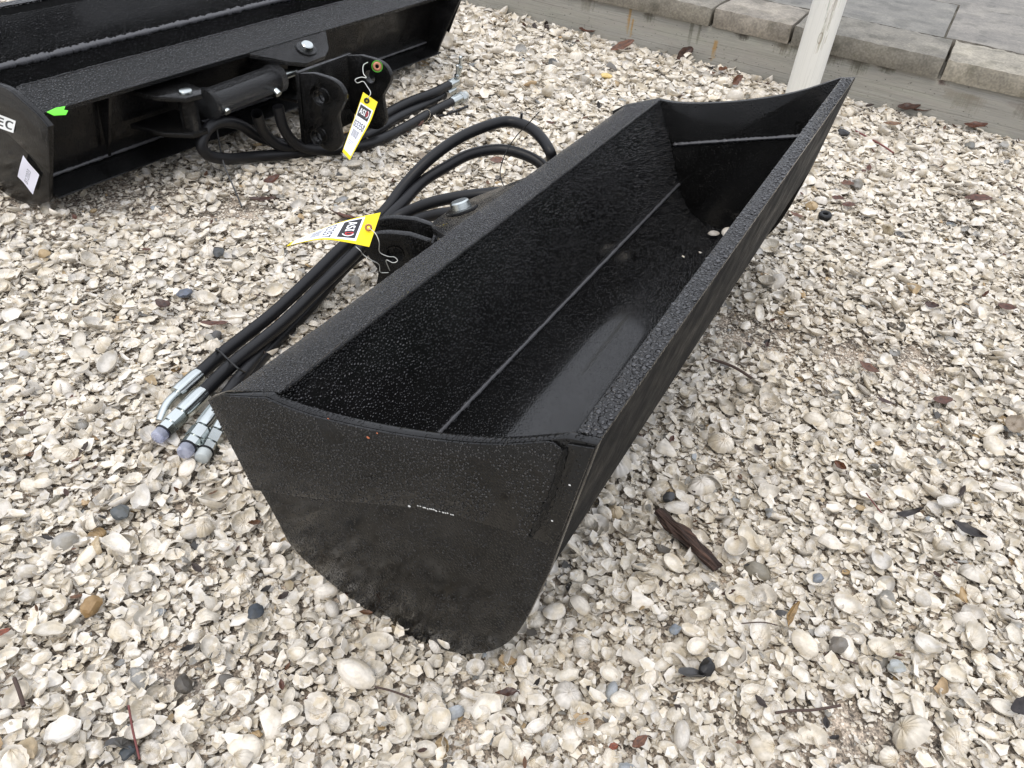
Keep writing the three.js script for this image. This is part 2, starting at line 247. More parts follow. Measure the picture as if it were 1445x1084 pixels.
{
  const lists = protos.map(() => []); const cand = [];
  const Z = new THREE.Vector3(0, 1, 0), Q = new THREE.Quaternion(), Q2 = new THREE.Quaternion(), N = new THREE.Vector3(), T = new THREE.Matrix4(), S = new THREE.Vector3(), Pp = new THREE.Vector3();
  const left = (z) => -1.05 + (z + 0.25) * 0.72, right = (z) => 1.2 - (z + 0.25) * 0.7;
  function put(x, z, size, lay, whole) {
    const pi = whole ? Math.floor(rnd() * nWhole) : nWhole + Math.floor(rnd() * (protos.length - nWhole));
    const tilt = Math.abs(gauss()) * (whole ? 0.56 : 0.6), az = rnd() * 6.283; N.set(Math.sin(tilt) * Math.cos(az), Math.cos(tilt), Math.sin(tilt) * Math.sin(az)); if (rnd() < (whole ? 0.7 : 0.5)) N.negate();
    Q.setFromUnitVectors(Z, N); Q2.setFromAxisAngle(Z, rnd() * 6.283); Q.multiply(Q2);
    const up = N.y > 0, lift = gh(x, z) + lay + size * (0.02 + 0.24 * Math.sin(tilt)) + (up ? 0 : size * 0.2);
    Pp.set(x, lift, z); S.set(size * rr(0.85, 1.15), size * rr(0.7, 1.2), size * rr(0.8, 1.1)); T.compose(Pp, Q, S);
    const e = { m: T.clone(), c: pickColor(), pi, px: size / Math.hypot(x, 1.1, z) };
    lists[pi].push(e); return e;
  }
  const zones = [ // layers from the bottom up: [how many per square metre, smallest, largest, height, whole shells share]
    [12000, 0.006, 0.013, 0.003, 0.04], [6400, 0.012, 0.022, 0.007, 0.12], [4000, 0.018, 0.034, 0.012, 0.3], [760, 0.028, 0.043, 0.017, 0.72], [1000, 0.009, 0.018, 0.019, 0.05], [62, 0.042, 0.058, 0.022, 0.85]];
  const cell = 0.1; let total = 0;
  for (let z = -0.25; z > -5.4; z -= cell) for (let x = left(z) - 0.1; x < right(z); x += cell) {
    if (wallDist(x, z - cell) > -0.005 && wallDist(x + cell, z) > 0.06) continue;
    const far = clamp((-z - 2.2) / 2.0);
    for (const [dn, s0, s1, lay, wh] of zones) {
      let want = dn * cell * cell * (s1 < 0.016 ? 1 - 0.65 * far : 1); let k = Math.floor(want) + (rnd() < want % 1 ? 1 : 0);
      while (k--) {
        const px = x + rnd() * cell, pz = z - rnd() * cell; if (wallDist(px, pz) > -0.012) continue;
        const b = bare(px, pz); if (s1 > 0.013 && rnd() < b * 0.93) continue; if (s1 <= 0.013 && lay > 0.01 && rnd() < b * 0.5) continue;
        const s = (s0 + (s1 - s0) * Math.pow(rnd(), 1.5)) * (1 + 0.5 * far); const e = put(px, pz, s, lay * rr(0.5, 1.3), rnd() < wh); total++;
        if (s1 >= 0.03) { e.x = px; e.z = pz; cand.push(e); }
      }
    }
  }
  // the three hundred that show largest are pieces of their own
  const v = new THREE.Vector3(); cv.updateProjectionMatrix();
  const seen = cand.filter((e) => { v.set(e.x, 0, e.z).project(cv); return Math.abs(v.x) < 1 && Math.abs(v.y) < 1; }).sort((a, b) => b.px - a.px).slice(0, 300);
  const own = new Set(seen);
  for (const e of seen) { const m = part(numbered('shell'), protos[e.pi].g, partMats[e.c], ground); e.m.decompose(m.position, m.quaternion, m.scale); }
  const col = new THREE.Color();
  lists.forEach((l, i) => {
    const r = l.filter((e) => !own.has(e)); if (!r.length) return;
    const im = fin(new THREE.InstancedMesh(protos[i].g, shellMat, r.length)); im.name = numbered('shell_litter'); im.userData.kind = 'stuff';
    r.forEach((e, k) => { im.setMatrixAt(k, e.m); im.setColorAt(k, col.setRGB(...palette[e.c])); }); ground.add(im);
  });
  console.log('shells', total);
}

// ---------------------------------------------------------------- concrete wall, coping, paving behind
const concreteTex = (stains) => { const n = 2048, H = 160, cvs = document.createElement('canvas'); cvs.width = n; cvs.height = H; const c = cvs.getContext('2d');
  c.fillStyle = '#9f9c95'; c.fillRect(0, 0, n, H);
  for (let i = 0; i < 90; i++) { const g = 120 + rnd() * 70; c.fillStyle = `rgba(${g},${g},${g * 0.96},0.10)`; c.beginPath(); c.ellipse(rnd() * n, rnd() * H, 30 + rnd() * 130, 8 + rnd() * 30, 0, 0, 7); c.fill(); }
  for (let i = 0; i < 5200; i++) { const g = 104 + rnd() * 96; c.fillStyle = `rgba(${g},${g},${g * 0.95},0.2)`; c.fillRect(rnd() * n, rnd() * H, 8 + rnd() * 90, 0.6 + rnd() * 1.2); }
  for (let k = 0; k < 2; k++) { const y = 62 + k * 52; for (let x = 0; x < n; x += 6) { c.fillStyle = `rgba(70,68,60,${0.15 + rnd() * 0.3})`; c.fillRect(x, y + 2 * Math.sin(x * 0.01), 6, 1 + rnd()); } }
  for (let i = 0; i < 700; i++) { c.fillStyle = `rgba(40,38,34,${0.2 + rnd() * 0.5})`; c.beginPath(); c.arc(rnd() * n, rnd() * H, 0.4 + rnd() * 1.3, 0, 7); c.fill(); }
  for (const [x, y, w, h, k] of stains) for (let q = 0; q < w * 2; q++) { // runs of water and rust, ragged at both ends
    const px = x + gauss() * w * 0.4, l = h * rr(0.3, 1); c.globalAlpha = rr(0.1, 0.28); c.fillStyle = k; c.fillRect(px, Math.max(0, y + gauss() * 3), rr(1, 2.5), l); if (rnd() < 0.4) c.fillRect(px - rr(2, 6), y + l * rnd(), rr(4, 12), rr(2, 7)); }
  for (const [x, y, w, h, k] of stains) if (w > 20) for (let q = 0; q < 14; q++) { c.globalAlpha = 0.16; c.fillStyle = k; const a = x + gauss() * w * 0.5, b = y + Math.abs(gauss()) * h * 0.3; c.beginPath(); for (let m = 0; m < 11; m++) { const an = (m / 11) * 6.283, r = (0.35 + rnd() * 0.65) * w * 0.35; c.lineTo(a + r * 1.3 * Math.cos(an), b + r * 0.6 * Math.sin(an)); } c.fill(); }
  for (let i = 0; i < 60; i++) { c.globalAlpha = rr(0.15, 0.5); c.fillStyle = '#3c3a33'; const a = rnd() * n, b = H - 30 + rnd() * 30; c.fillRect(a, b, rr(2, 26), rr(1, 5)); }
  c.globalAlpha = 1; const t = new THREE.CanvasTexture(cvs); t.colorSpace = THREE.SRGBColorSpace; t.wrapS = t.wrapT = THREE.RepeatWrapping; return t; };
const toWorld = (s, d, y) => [WALL[0] + BU[0] * s + BA[0] * d, y, WALL[1] + BU[1] * s + BA[1] * d];
const wallTurn = Math.atan2(-BU[1], BU[0]);   // local x along the wall, local -z away from the camera
{
  const t = thing('retaining_wall', 'low board-marked concrete wall topped with pale coping stones behind the shells', 'wall', toWorld(0, 0, 0), wallTurn);
  // face with slight waviness
  const s0 = -4.5, s1 = 3.4, nx = 200, ny = 8; const pos = [], uv = [], idx = [];
  for (let j = 0; j <= ny; j++) for (let i = 0; i <= nx; i++) { const x = s0 + ((s1 - s0) * i) / nx, y = -0.1 + (0.275 * j) / ny; pos.push(x, y, 0.005 * NZ.noise(x * 3, y * 22, 2) + 0.002 * NZ.noise(x * 16, y * 60, 4)); uv.push((x + 1.9) / 3.6, (y - 0.0) / 0.175); }
  for (let j = 0; j < ny; j++) for (let i = 0; i < nx; i++) { const a = j * (nx + 1) + i; idx.push(a, a + 1, a + nx + 2, a, a + nx + 2, a + nx + 1); }
  const g = new THREE.BufferGeometry(); g.setAttribute('position', new THREE.Float32BufferAttribute(pos, 3)); g.setAttribute('uv', new THREE.Float32BufferAttribute(uv, 2)); g.setIndex(idx); g.computeVertexNormals();
  const X = (s) => ((s + 1.9) / 3.6) * 2048, wet = '#5d5c50', rust = '#a0763c';
  const tex = concreteTex([[X(-0.62), 0, 9, 110, rust], [X(-0.6), 40, 6, 90, rust], [X(-0.17), 50, 12, 90, rust], [X(-0.52), 0, 26, 42, wet], [X(-0.3), 0, 9, 110, wet], [X(-0.26), 0, 6, 90, wet], [X(0.36), 0, 50, 44, wet], [X(0.48), 0, 36, 60, wet], [X(0.6), 0, 30, 26, wet], [X(-0.05), 0, 30, 26, '#4a463e'], [X(0.83), 0, 16, 22, '#55453f'], [X(-1.1), 0, 16, 50, wet], [X(1.2), 20, 60, 60, '#77746a'], [X(0.15), 0, 40, 50, '#6a675c'], [X(0.95), 30, 60, 70, '#7d7a6e'], [X(-0.85), 0, 40, 60, '#78756a'], [X(-1.3), 10, 60, 60, '#7c7a70']]);
  const wm = new THREE.MeshStandardMaterial({ color: new THREE.Color().setRGB(0.94, 0.925, 0.9), map: tex, bumpMap: tex, bumpScale: 0.004, roughness: 0.88 });
  part('concrete_face', g, wm, t);
  const body = new THREE.BoxGeometry(s1 - s0, 0.275, 0.3); body.translate((s0 + s1) / 2, 0.0375, -0.157); part('concrete_core', boxUV(body), wm, t);
  // coping stones
  const joints = [-3.5, -2.85, -2.2, -1.55, -0.858, -0.21, 0.165, 0.813, 1.46, 2.1, 2.75, 3.4];
  const stoneTex = (() => { const n = 512, a = tileNoise(n, 7, 51), b = tileNoise(n, 26, 52), c = tileNoise(n, 150, 53), e = tileNoise(n, 12, 59); return dataTex(n, n, (i, j) => { const q = clamp((e(i, j) * 0.6 + b(i, j) * 0.4 - 0.55) * 5), v = 150 + 30 * (a(i, j) - 0.5) + 26 * (b(i, j) - 0.5) + 34 * (c(i, j) - 0.5) - 34 * q; return [v * 1.0, v * 0.98, v * (0.925 - 0.02 * q)]; }, true); })();
  stoneTex.repeat.set(1 / 0.85, 1 / 0.85);
  const sm = [0, 1, 2, 3].map((i) => new THREE.MeshStandardMaterial({ color: new THREE.Color().setRGB(...[[0.93, 0.88, 0.79], [0.72, 0.68, 0.62], [0.8, 0.74, 0.68], [0.6, 0.575, 0.53]][i]), map: stoneTex, bumpMap: stoneTex, bumpScale: 0.0025, roughness: 0.7 }));
  const pm = sm.map((m, i) => { const q = m.clone(); q.color.setRGB(...[[0.66, 0.63, 0.58], [0.55, 0.53, 0.49], [0.6, 0.565, 0.53], [0.5, 0.485, 0.455]][i]); q.roughness = 0.5; return q; }); // damp slabs of a darker mix than the coping
  function stone(x0, x1, z0, z1, y0, y1, b) {
    const g = new THREE.BoxGeometry(x1 - x0, y1 - y0, z1 - z0, Math.max(2, Math.round((x1 - x0) / 0.02)), 3, 5), p = g.attributes.position, hx = (x1 - x0) / 2, hy = (y1 - y0) / 2, hz = (z1 - z0) / 2, sx = rnd() * 50;
    for (let i = 0; i < p.count; i++) { let x = p.getX(i), y = p.getY(i), z = p.getZ(i); const ey = hy - Math.abs(y) < 1e-4, ez = hz - Math.abs(z) < 1e-4, ex = hx - Math.abs(x) < 1e-4; const w = 0.003 * NZ.noise(x * 9 + sx, y * 20, z * 9); if ((ey && ez) || (ey && ex) || (ez && ex)) { const c = b * (1 + 0.8 * NZ.noise(x * 26 + sx, y * 26, z * 26) + 0.25 * NZ.noise(x * 70 + sx, y * 70, z * 70)); if (ey) y -= y > 0 ? c : -0.4 * b; if (ez) z -= Math.sign(z) * c; if (ex) x -= Math.sign(x) * c * 0.6; } p.setXYZ(i, x, y + w * 0.5, z + w); }
    g.computeVertexNormals(); g.translate((x0 + x1) / 2, (y0 + y1) / 2, (z0 + z1) / 2); return boxUV(toCreasedNormals(g, 0.6));
  }
  for (let i = 0; i < joints.length - 1; i++) { const o = rr(-0.006, 0.006), dy = rr(-0.003, 0.003); part(numbered('coping_stone'), stone(joints[i] + 0.004, joints[i + 1] - 0.004, -0.352 + o, 0.022 + o, 0.1755, 0.266 + dy, 0.007), sm[(i * 5 + 1) % 4], t); }
  // paving slabs behind
  const pv = new THREE.Group(); pv.name = 'patio'; pv.userData = { kind: 'structure', label: 'terrace of large grey stained paving slabs behind the coping' }; pv.position.set(...toWorld(0, 0, 0)); pv.rotation.y = wallTurn; scene.add(pv);
  const bed = new THREE.BoxGeometry(30, 0.2, 12); bed.translate(0, 0.145, -6.37); part('paving_bed', boxUV(bed), new THREE.MeshStandardMaterial({ color: new THREE.Color().setRGB(0.55, 0.53, 0.49), map: stoneTex, roughness: 0.95 }), pv);
  for (let r = 0; r < 5; r++) for (let k = -10; k < 8; k++) { const x0 = 0.77 + (r % 2 ? 0.52 : 0) + k * 0.9 - 0.0, x1 = x0 + 0.9, z1 = -0.358 - r * 0.8, dy = rr(-0.002, 0.002); if (x0 > 6 || x1 < -8) continue; part(numbered('paving_slab'), stone(x0 + 0.003, x1 - 0.003, z1 - 0.794, z1, 0.2, 0.264 + dy, 0.004), pm[(r * 3 + k * 7 + 70) % 4], pv); }
}
// ---------------------------------------------------------------- white post
{
  const t = thing('white_post', 'round white painted post standing in the shells before the concrete wall', 'post', [1.072, -0.02, -3.349]);
  t.rotation.z = 0.012;
  const cvs = document.createElement('canvas'); cvs.width = 512; cvs.height = 1024; const c = cvs.getContext('2d'); c.fillStyle = '#dcdad2'; c.fillRect(0, 0, 512, 1024);
  for (let i = 0; i < 700; i++) { const g = 170 + rnd() * 70; c.fillStyle = `rgba(${g},${g},${g * 0.95},0.22)`; c.fillRect(rnd() * 512, rnd() * 1024, 1 + rnd() * 3, 10 + rnd() * 120); }
  const Y = (h) => 1024 * (1 - (h / 2.3) * (23 / 26)), PX = (k) => (512 + k) % 512; // k: pixels round from the side that faces the yard
  c.strokeStyle = 'rgba(120,112,98,0.6)'; for (const [k, h, rx, ry] of [[-14, 0.37, 10, 8]]) { c.lineWidth = 2.2; c.beginPath(); c.ellipse(PX(k), Y(h), rx, ry, 0.1, 0, 7); c.stroke(); }
  for (let i = 0; i < 260; i++) { c.fillStyle = `rgba(${110 + rnd() * 30},${104 + rnd() * 24},${88 + rnd() * 20},${rnd() * 0.4})`; c.fillRect(PX(gauss() * 16 - 4), Y(rr(0.36, 0.9)), 1 + rnd() * 3, 6 + rnd() * 26); }
  for (let i = 0; i < 420; i++) { c.fillStyle = `rgba(112,104,88,${rnd() * 0.3})`; c.fillRect(rnd() * 512, Y(rr(0, 0.12) * rnd()) - 4, 1 + rnd() * 5, 1 + rnd() * 4); }
  const tx = new THREE.CanvasTexture(cvs); tx.colorSpace = THREE.SRGBColorSpace;
  const prof = [...Array.from({ length: 24 }, (_, i) => [i * 0.1, 0.062]), [2.306, 0.058], [2.306, 0]].map((p) => new THREE.Vector2(p[1], p[0]));
  part('pipe', new THREE.LatheGeometry(prof, 40), new THREE.MeshStandardMaterial({ map: tx, roughness: 0.45 }), t);
  part('base_collar', lathe([0, 0, 0], [0, 1, 0], [[0, 0.072], [0.03, 0.072], [0.036, 0.0625]], 32), new THREE.MeshStandardMaterial({ color: new THREE.Color().setRGB(0.35, 0.35, 0.33), roughness: 0.8 }), t);
}

// ---------------------------------------------------------------- grading buckets
// standing beads of rain: real domes strewn over a strip of sheet (profile points u, v drawn along w) or over an outline on an end plate
const dropGeo = (() => { const g = new THREE.SphereGeometry(1, 10, 4, 0, Math.PI * 2, 0, Math.PI / 2); g.scale(1, 0.6, 1); return g; })();
function rainBeads(parent, count, place, rMin, rMax) {
  const list = [], grid = new Map(), cs = rMax * 2, m = new THREE.Matrix4(), q = new THREE.Quaternion(), q2 = new THREE.Quaternion(), up = new THREE.Vector3(0, 1, 0), sc = new THREE.Vector3();
  for (let i = 0; i < count; i++) { const [x, y, z, n] = place(); const r = rMin + (rMax - rMin) * Math.pow(rnd(), 1.8);
    const gx = Math.floor(x / cs), gy = Math.floor(y / cs), gz = Math.floor(z / cs); let ok = true; for (let a = -1; a <= 1 && ok; a++) for (let b = -1; b <= 1 && ok; b++) for (let c = -1; c <= 1 && ok; c++) for (const o of grid.get((gx + a) * 73856093 ^ (gy + b) * 19349663 ^ (gz + c) * 83492791) || []) if (Math.hypot(o[0] - x, o[1] - y, o[2] - z) < (o[3] + r) * (rMax > 0.004 ? 0.95 : 1.18)) { ok = false; break; }
    if (!ok) continue; const key = gx * 73856093 ^ gy * 19349663 ^ gz * 83492791; if (!grid.has(key)) grid.set(key, []); grid.get(key).push([x, y, z, r]);
    q.setFromUnitVectors(up, n); q2.setFromAxisAngle(up, rnd() * 6.28); q.multiply(q2); const e = rr(0.85, 1.3); sc.set(r * e, r, r / e); m.compose(new THREE.Vector3(x, y, z), q, sc); list.push(m.clone()); }
  const im = fin(new THREE.InstancedMesh(dropGeo, M.water, list.length)); list.forEach((k, i) => im.setMatrixAt(i, k));
  im.name = numbered('rain_drops'); im.userData.kind = 'stuff'; parent.add(im);
}
function beadsOnStrip(parent, pts, w0, w1, perM2, rMin, rMax) { // pts run so that the wet side lies to their left
  const seg = []; let L = 0; for (let i = 0; i < pts.length - 1; i++) { const l = Math.hypot(pts[i + 1][0] - pts[i][0], pts[i + 1][1] - pts[i][1]); seg.push([L, l, i]); L += l; }
  rainBeads(parent, Math.round(L * (w1 - w0) * perM2), () => { const d = rnd() * L; let k = 0; while (k < seg.length - 1 && d > seg[k + 1][0]) k++; const a = pts[k], b = pts[k + 1], t = (d - seg[k][0]) / seg[k][1], l = seg[k][1]; return [a[0] + (b[0] - a[0]) * t, a[1] + (b[1] - a[1]) * t, -(w0 + rnd() * (w1 - w0)), new THREE.Vector3(-(b[1] - a[1]) / l, (b[0] - a[0]) / l, 0)]; }, rMin, rMax);
}
function beadsOnPlate(parent, poly, z, perM2, rMin, rMax, keep) {
  const inside = (x, y) => { let c = false; for (let i = 0, j = poly.length - 1; i < poly.length; j = i++) { const a = poly[i], b = poly[j]; if ((a[1] > y) !== (b[1] > y) && x < ((b[0] - a[0]) * (y - a[1])) / (b[1] - a[1]) + a[0]) c = !c; } return c; };
  const n = new THREE.Vector3(0, 0, 1); rainBeads(parent, Math.round(0.26 * perM2), () => { let x, y; do { x = rr(-0.47, 0.14); y = rr(0, 0.57); } while (!inside(x, y) || !keep(x, y)); return [x, y, z, n]; }, rMin, rMax);
}
const PLATE_UP = [[-0.47, 0.332], [-0.437, 0.357], [-0.345, 0.398], [-0.291, 0.402], [-0.191, 0.426], [-0.079, 0.464], [0.019, 0.508], [0.104, 0.5615], [0.1385, 0.5705], [0.1215, 0.42], [0.112, 0.387], [0.05, 0.372], [-0.033, 0.352], [-0.124, 0.311], [-0.26, 0.238], [-0.405, 0.17]];
const PLATE_LOW = [[-0.398, 0.172], [-0.26, 0.236], [-0.124, 0.309], [-0.033, 0.35], [0.05, 0.37], [0.114, 0.386], [0.112, 0.33], [0.1, 0.256], [0.09, 0.198], [0.073, 0.138], [0.045, 0.085], [0, 0.037], [-0.045, 0.012], [-0.12, -0.003], [-0.215, 0.007], [-0.288, 0.031], [-0.345, 0.065], [-0.365, 0.11]];
function smoothPts(p, n) { const c = new THREE.CatmullRomCurve3(p.map((q) => new THREE.Vector3(q[0], q[1], 0)), false, 'centripetal'); return c.getPoints(n).map((q) => [q.x, q.y]); }
function bucket(t, L, front, wp, bracketTurn, bs = [1, 0, 0, 0, 0.165], ct = [0, 0]) { // bs: bracket scale and shift
  const F = (u, v) => [u * 1, v];
  const mapF = (p) => (front ? [p[0] > -0.12 ? -0.12 + (p[0] + 0.12) * front.ku : p[0], p[0] > -0.2 && p[1] > 0.34 ? 0.34 + (p[1] - 0.34) * front.kv + (front.dv || 0) * clamp((p[0] + 0.2) / 0.3) : p[1]] : p);
  const up = PLATE_UP.map(mapF), low = PLATE_LOW.map(mapF);
  const lowS = [...low.slice(0, 7), ...smoothPts(low.slice(6, 18), 44).slice(1)];
  const topS = [up[0], up[1], ...smoothPts(up.slice(2, 8), 18), ...up.slice(8)];
  const cutS = [...topS.slice(0, -9), ...[[0.09, 0.5495], [0.104, 0.545], [0.094, 0.46], [0.078, 0.381]].map(mapF), ...up.slice(11)];
  for (const [a, s] of [[0, 1], [L, -1]]) {
    const w = (x) => a + s * x, span = (x0, x1) => [Math.min(w(x0), w(x1)), Math.max(w(x0), w(x1))];
    part('end_plate', prism([...topS.slice(0, -7), up[9], ...lowS.slice(6)], ...span(0.001, 0.014), 0.0015), M.paintOut, t);
    part('side_cutter', prism(cutS, ...span(-0.0035, 0.0009), 0.002), M.paintOut, t);
    const oz = s > 0 ? -0.0145 : 0;
    part('weld_bead', bead([[-0.272, 0.287, -w(0.0142)], [-0.13, 0.337, -w(0.0142)], [0.074, 0.408, -w(0.0142)].map((x, i) => (i === 2 ? x : mapF([0.074, 0.408])[i]))], 0.0055, 3 + a), M.weld, t);
    part('weld_bead', bead([[-0.395, 0.172, -w(0.0012)], [-0.26, 0.237, -w(0.0012)], mapF([-0.124, 0.31]).concat(-w(0.0012)), mapF([-0.033, 0.351]).concat(-w(0.0012)), mapF([0.1, 0.385]).concat(-w(0.0012))], 0.0022, 9 + a), M.paintPlain, t);
    part('corner_strip', prism([[0.107, 0.557], [0.1365, 0.567], [0.1195, 0.42], [0.111, 0.386], [0.083, 0.382], [0.099, 0.46], [0.109, 0.545]].map(mapF), ...span(-0.0035, 0.0009), 0.0015), M.paintOut, t);
    part('weld_bead', bead([[0.106, 0.55], [0.0965, 0.46], [0.0805, 0.383]].map((q) => mapF(q).concat(-w(-0.0012))), 0.0046, 13 + a), M.paintOut, t);
  }
  const inner = [[-0.338, 0.401], [-0.3, 0.333], [-0.276, 0.288], [-0.227, 0.179]].concat(smoothPts([[-0.227, 0.179], [-0.196, 0.13], [-0.161, 0.1], [-0.109, 0.086], [-0.05, 0.09], [-0.01, 0.112], [0.03, 0.165], [0.058, 0.25], [0.078, 0.36], [0.1, 0.53]], 44).slice(1)).map(mapF);
  const lip = mapF([0.111, 0.557]), lipO = mapF([0.137, 0.563]), lipB = mapF([0.1125, 0.335]), lipM = mapF([0.1215, 0.42]), lipI = mapF([0.088, 0.34]);
  part('back_wall', prism(offsetStrip(inner.slice(0, 4), 0.012), 0.0142, L - 0.0142, 0.0005), M.paintIn, t);
  part('curved_floor', prism(offsetStrip([...inner.slice(3)], 0.012), 0.0142, L - 0.0142, 0.0004), M.paintIn, t);
  part('cutting_edge', prism([lip, lipO, lipM, [lipB[0], lipB[1]], [lipB[0] - 0.02, lipB[1] - 0.004], [lip[0] + 0.008, lip[1] - 0.028], [lip[0] - 0.002, lip[1] - 0.022]], 0.0142, L - 0.0142, 0.002), M.paintEdge, t);
  part('lip_strip', prism([[lip[0] - 0.0025, lip[1] + 0.001], [lipO[0], lipO[1] + 0.001], [lipO[0], lipO[1] + 0.007], [lip[0] - 0.0025, lip[1] + 0.007]], 0.0142, L - 0.0142, 0.0022), M.paintLip, t);
  part('weld_bead', bead([[-0.2258, 0.181, -0.0143], [-0.2258, 0.181, -L * 0.35], [-0.2258, 0.181, -L * 0.7], [-0.2258, 0.181, -(L - 0.0143)]], 0.0042, 1), M.weld, t);
  part('weld_bead', bead([[lip[0] - 0.003, lip[1] - 0.024, -0.0143], [lip[0] - 0.003, lip[1] - 0.024, -L * 0.5], [lip[0] - 0.003, lip[1] - 0.024, -(L - 0.02)]], 0.004, 2), M.weld, t);
  if (front) part('weld_bead', bead([0.02, 0.5, 0.98].map((k) => [mapF([0.072, 0.33])[0] - 0.009, mapF([0.072, 0.33])[1], -L * k]), 0.011, 6), M.weld, t);
  if (!front) {
    beadsOnStrip(t, inner.slice(0, 4), 0.016, L - 0.016, 44000, 0.001, 0.0025); beadsOnStrip(t, inner.slice(3), 0.016, L - 0.016, 46000, 0.001, 0.0024);
    beadsOnStrip(t, [[-0.434, 0.3577], [-0.333, 0.4037]], 0.016, L - 0.016, 90000, 0.0008, 0.0024);
    beadsOnStrip(t, [[lip[0] - 0.001, lip[1] + 0.007], [lipO[0] - 0.001, lipO[1] + 0.007]], 0.016, L - 0.016, 60000, 0.001, 0.004);
    beadsOnPlate(t, cutS, 0.0036, 24000, 0.0006, 0.0018, (x, y) => NZ.noise(x * 14, y * 14, 3) < 0.42);
    beadsOnPlate(t, lowS, -0.0009, 12000, 0.0005, 0.0014, (x, y) => NZ.noise(x * 16, y * 16, 6) < 0.05 && !(y > 0.4));
  } else { beadsOnStrip(t, inner.slice(13), 0.016, L - 0.016, 12000, 0.001, 0.003); beadsOnStrip(t, [[-0.434, 0.3577], [-0.333, 0.4037]], 0.016, L - 0.016, 60000, 0.001, 0.003); }
  // sloping flange along the back, and its weld
  part('flange', prism([[-0.435, 0.357], [-0.332, 0.4037], [-0.328, 0.392], [-0.338, 0.384], [-0.427, 0.342]], 0.0142, L - 0.0142, 0.002), M.paintTop, t);
  part('weld_bead', bead([[-0.3315, 0.4035, -0.02], [-0.3315, 0.4035, -L * 0.5], [-0.3315, 0.4035, -(L - 0.02)]], 0.0032, 5), M.paintTop, t);
  part('rear_panel', prism([[-0.29, 0.108], [-0.345, 0.382], [-0.337, 0.384], [-0.28, 0.108]], 0.0142, L - 0.0142, 0.001), M.paintPlain, t);
  part('bottom_plate', prism([[-0.374, 0.072], [-0.372, 0.076], [-0.28, 0.045], [-0.16, 0.07], [-0.165, 0.082], [-0.27, 0.107]], 0.0142, L - 0.0142, 0.001), M.paintPlain, t);
  part('weld_bead', bead([[-0.291, 0.107, -0.02], [-0.291, 0.107, -L * 0.5], [-0.291, 0.107, -(L - 0.02)]], 0.005, 7), M.weld, t);
  // pivot tab in the plane of the flange
  const tilt = Math.atan(0.4536), S = (u) => (u + 0.435) / Math.cos(tilt);
  const tab = slab([[S(-0.42), wp - 0.15], [S(-0.44), wp - 0.145], [S(-0.512), wp - 0.085], [S(-0.535), wp - 0.045], [S(-0.54), wp + 0.05], [S(-0.512), wp + 0.105], [S(-0.44), wp + 0.2], [S(-0.42), wp + 0.205]], -0.02, 0.0185, 0.002);
  tab.rotateZ(tilt); tab.translate(-0.435, 0.357, 0); part('pivot_tab', tab, M.paintTop, t);
  const bp = [-0.487, 0.333, -wp], nrm = [-Math.sin(tilt), Math.cos(tilt), 0], along = (p, d) => [p[0] + nrm[0] * d, p[1] + nrm[1] * d, p[2]];
  part('washer', lathe(along(bp, 0.0002), along(bp, 1), [[0, 0], [0, 0.037], [0.005, 0.037], [0.0065, 0.035], [0.0065, 0]], 30), M.paintTop, t);
  const bolt = new THREE.CylinderGeometry(0.021, 0.0225, 0.014, 6); bolt.translate(0, 0.007, 0); const bt = new THREE.CylinderGeometry(0.018, 0.021, 0.003, 24); bt.translate(0, 0.0155, 0);
  const bg = mergeGeometries([bolt.toNonIndexed(), bt.toNonIndexed()]); bg.rotateZ(tilt); bg.translate(...along(bp, 0.0065)); part('pivot_bolt', bg, M.zinc, t);
  part('pivot_boss', rod(along(bp, -0.02), along(bp, -0.17), 0.045, 0.045, 28), M.paintPlain, t);
  const tab2 = slab([[S(-0.44), wp - 0.12], [S(-0.5), wp - 0.08], [S(-0.54), wp - 0.045], [S(-0.54), wp + 0.045], [S(-0.5), wp + 0.09], [S(-0.44), wp + 0.13], [S(-0.43), wp + 0.13], [S(-0.43), wp - 0.12]], -0.19, 0.018, 0.002); tab2.rotateZ(tilt); tab2.translate(-0.435, 0.357, 0); part('pivot_tab', tab2, M.paintPlain, t);
  // coupler bracket hanging on the pivot: cross plate and two ears with pin bosses
  const br = part('coupler_bracket', slab([[-0.115, -0.075], [-0.13, -0.075], [-0.13, bs[4] + 0.02], [-0.115, bs[4] + 0.02]], 0.1, 0.232, 0.002), M.paintPlain, t);
  br.position.set(bp[0] + bs[1], bs[2], bp[2] + bs[3]); br.scale.set(bs[0], bs[0], 1); br.rotation.y = bracketTurn;
  const O = bp[0], ear = [[-0.132, 0.33], [-0.185, 0.343], [-0.25, 0.341], [-0.284, 0.329], [-0.302, 0.298], [-0.287, 0.262], [-0.268, 0.228], [-0.273, 0.187], [-0.277, 0.146], [-0.252, 0.114], [-0.21, 0.106], [-0.17, 0.125], [-0.132, 0.15]];
  const earS = [ear[0], ...smoothPts(ear.slice(1, 12), 44), ear[12]];
  for (const w0 of [-0.07, bs[4]]) {
    const e = part('ear_plate', prism(earS, w0, w0 + 0.018, 0.002, [[-0.222, 0.284, 0.021], [-0.2, 0.153, 0.021]]), M.paintPlain, br); e.userData.label = undefined; delete e.userData.label;
    const ring = (x, y) => { const s = new THREE.Shape().absarc(x, y, 0.037, 0, 7); s.holes.push(new THREE.Path().absarc(x, y, 0.0205, 0, 7, true)); const g = new THREE.ExtrudeGeometry(s, { depth: 0.02, bevelEnabled: true, bevelThickness: 0.003, bevelSize: 0.003, bevelOffset: -0.003, bevelSegments: 2, curveSegments: 24 }); g.translate(0, 0, w0 >= 0 ? -w0 - 0.042 : -w0 - 0.018 - 0.003); return g; };
    part('pin_boss', boxUV(mergeGeometries([ring(-0.222, 0.284), ring(-0.2, 0.153)])), M.paintPlain, br);
  }
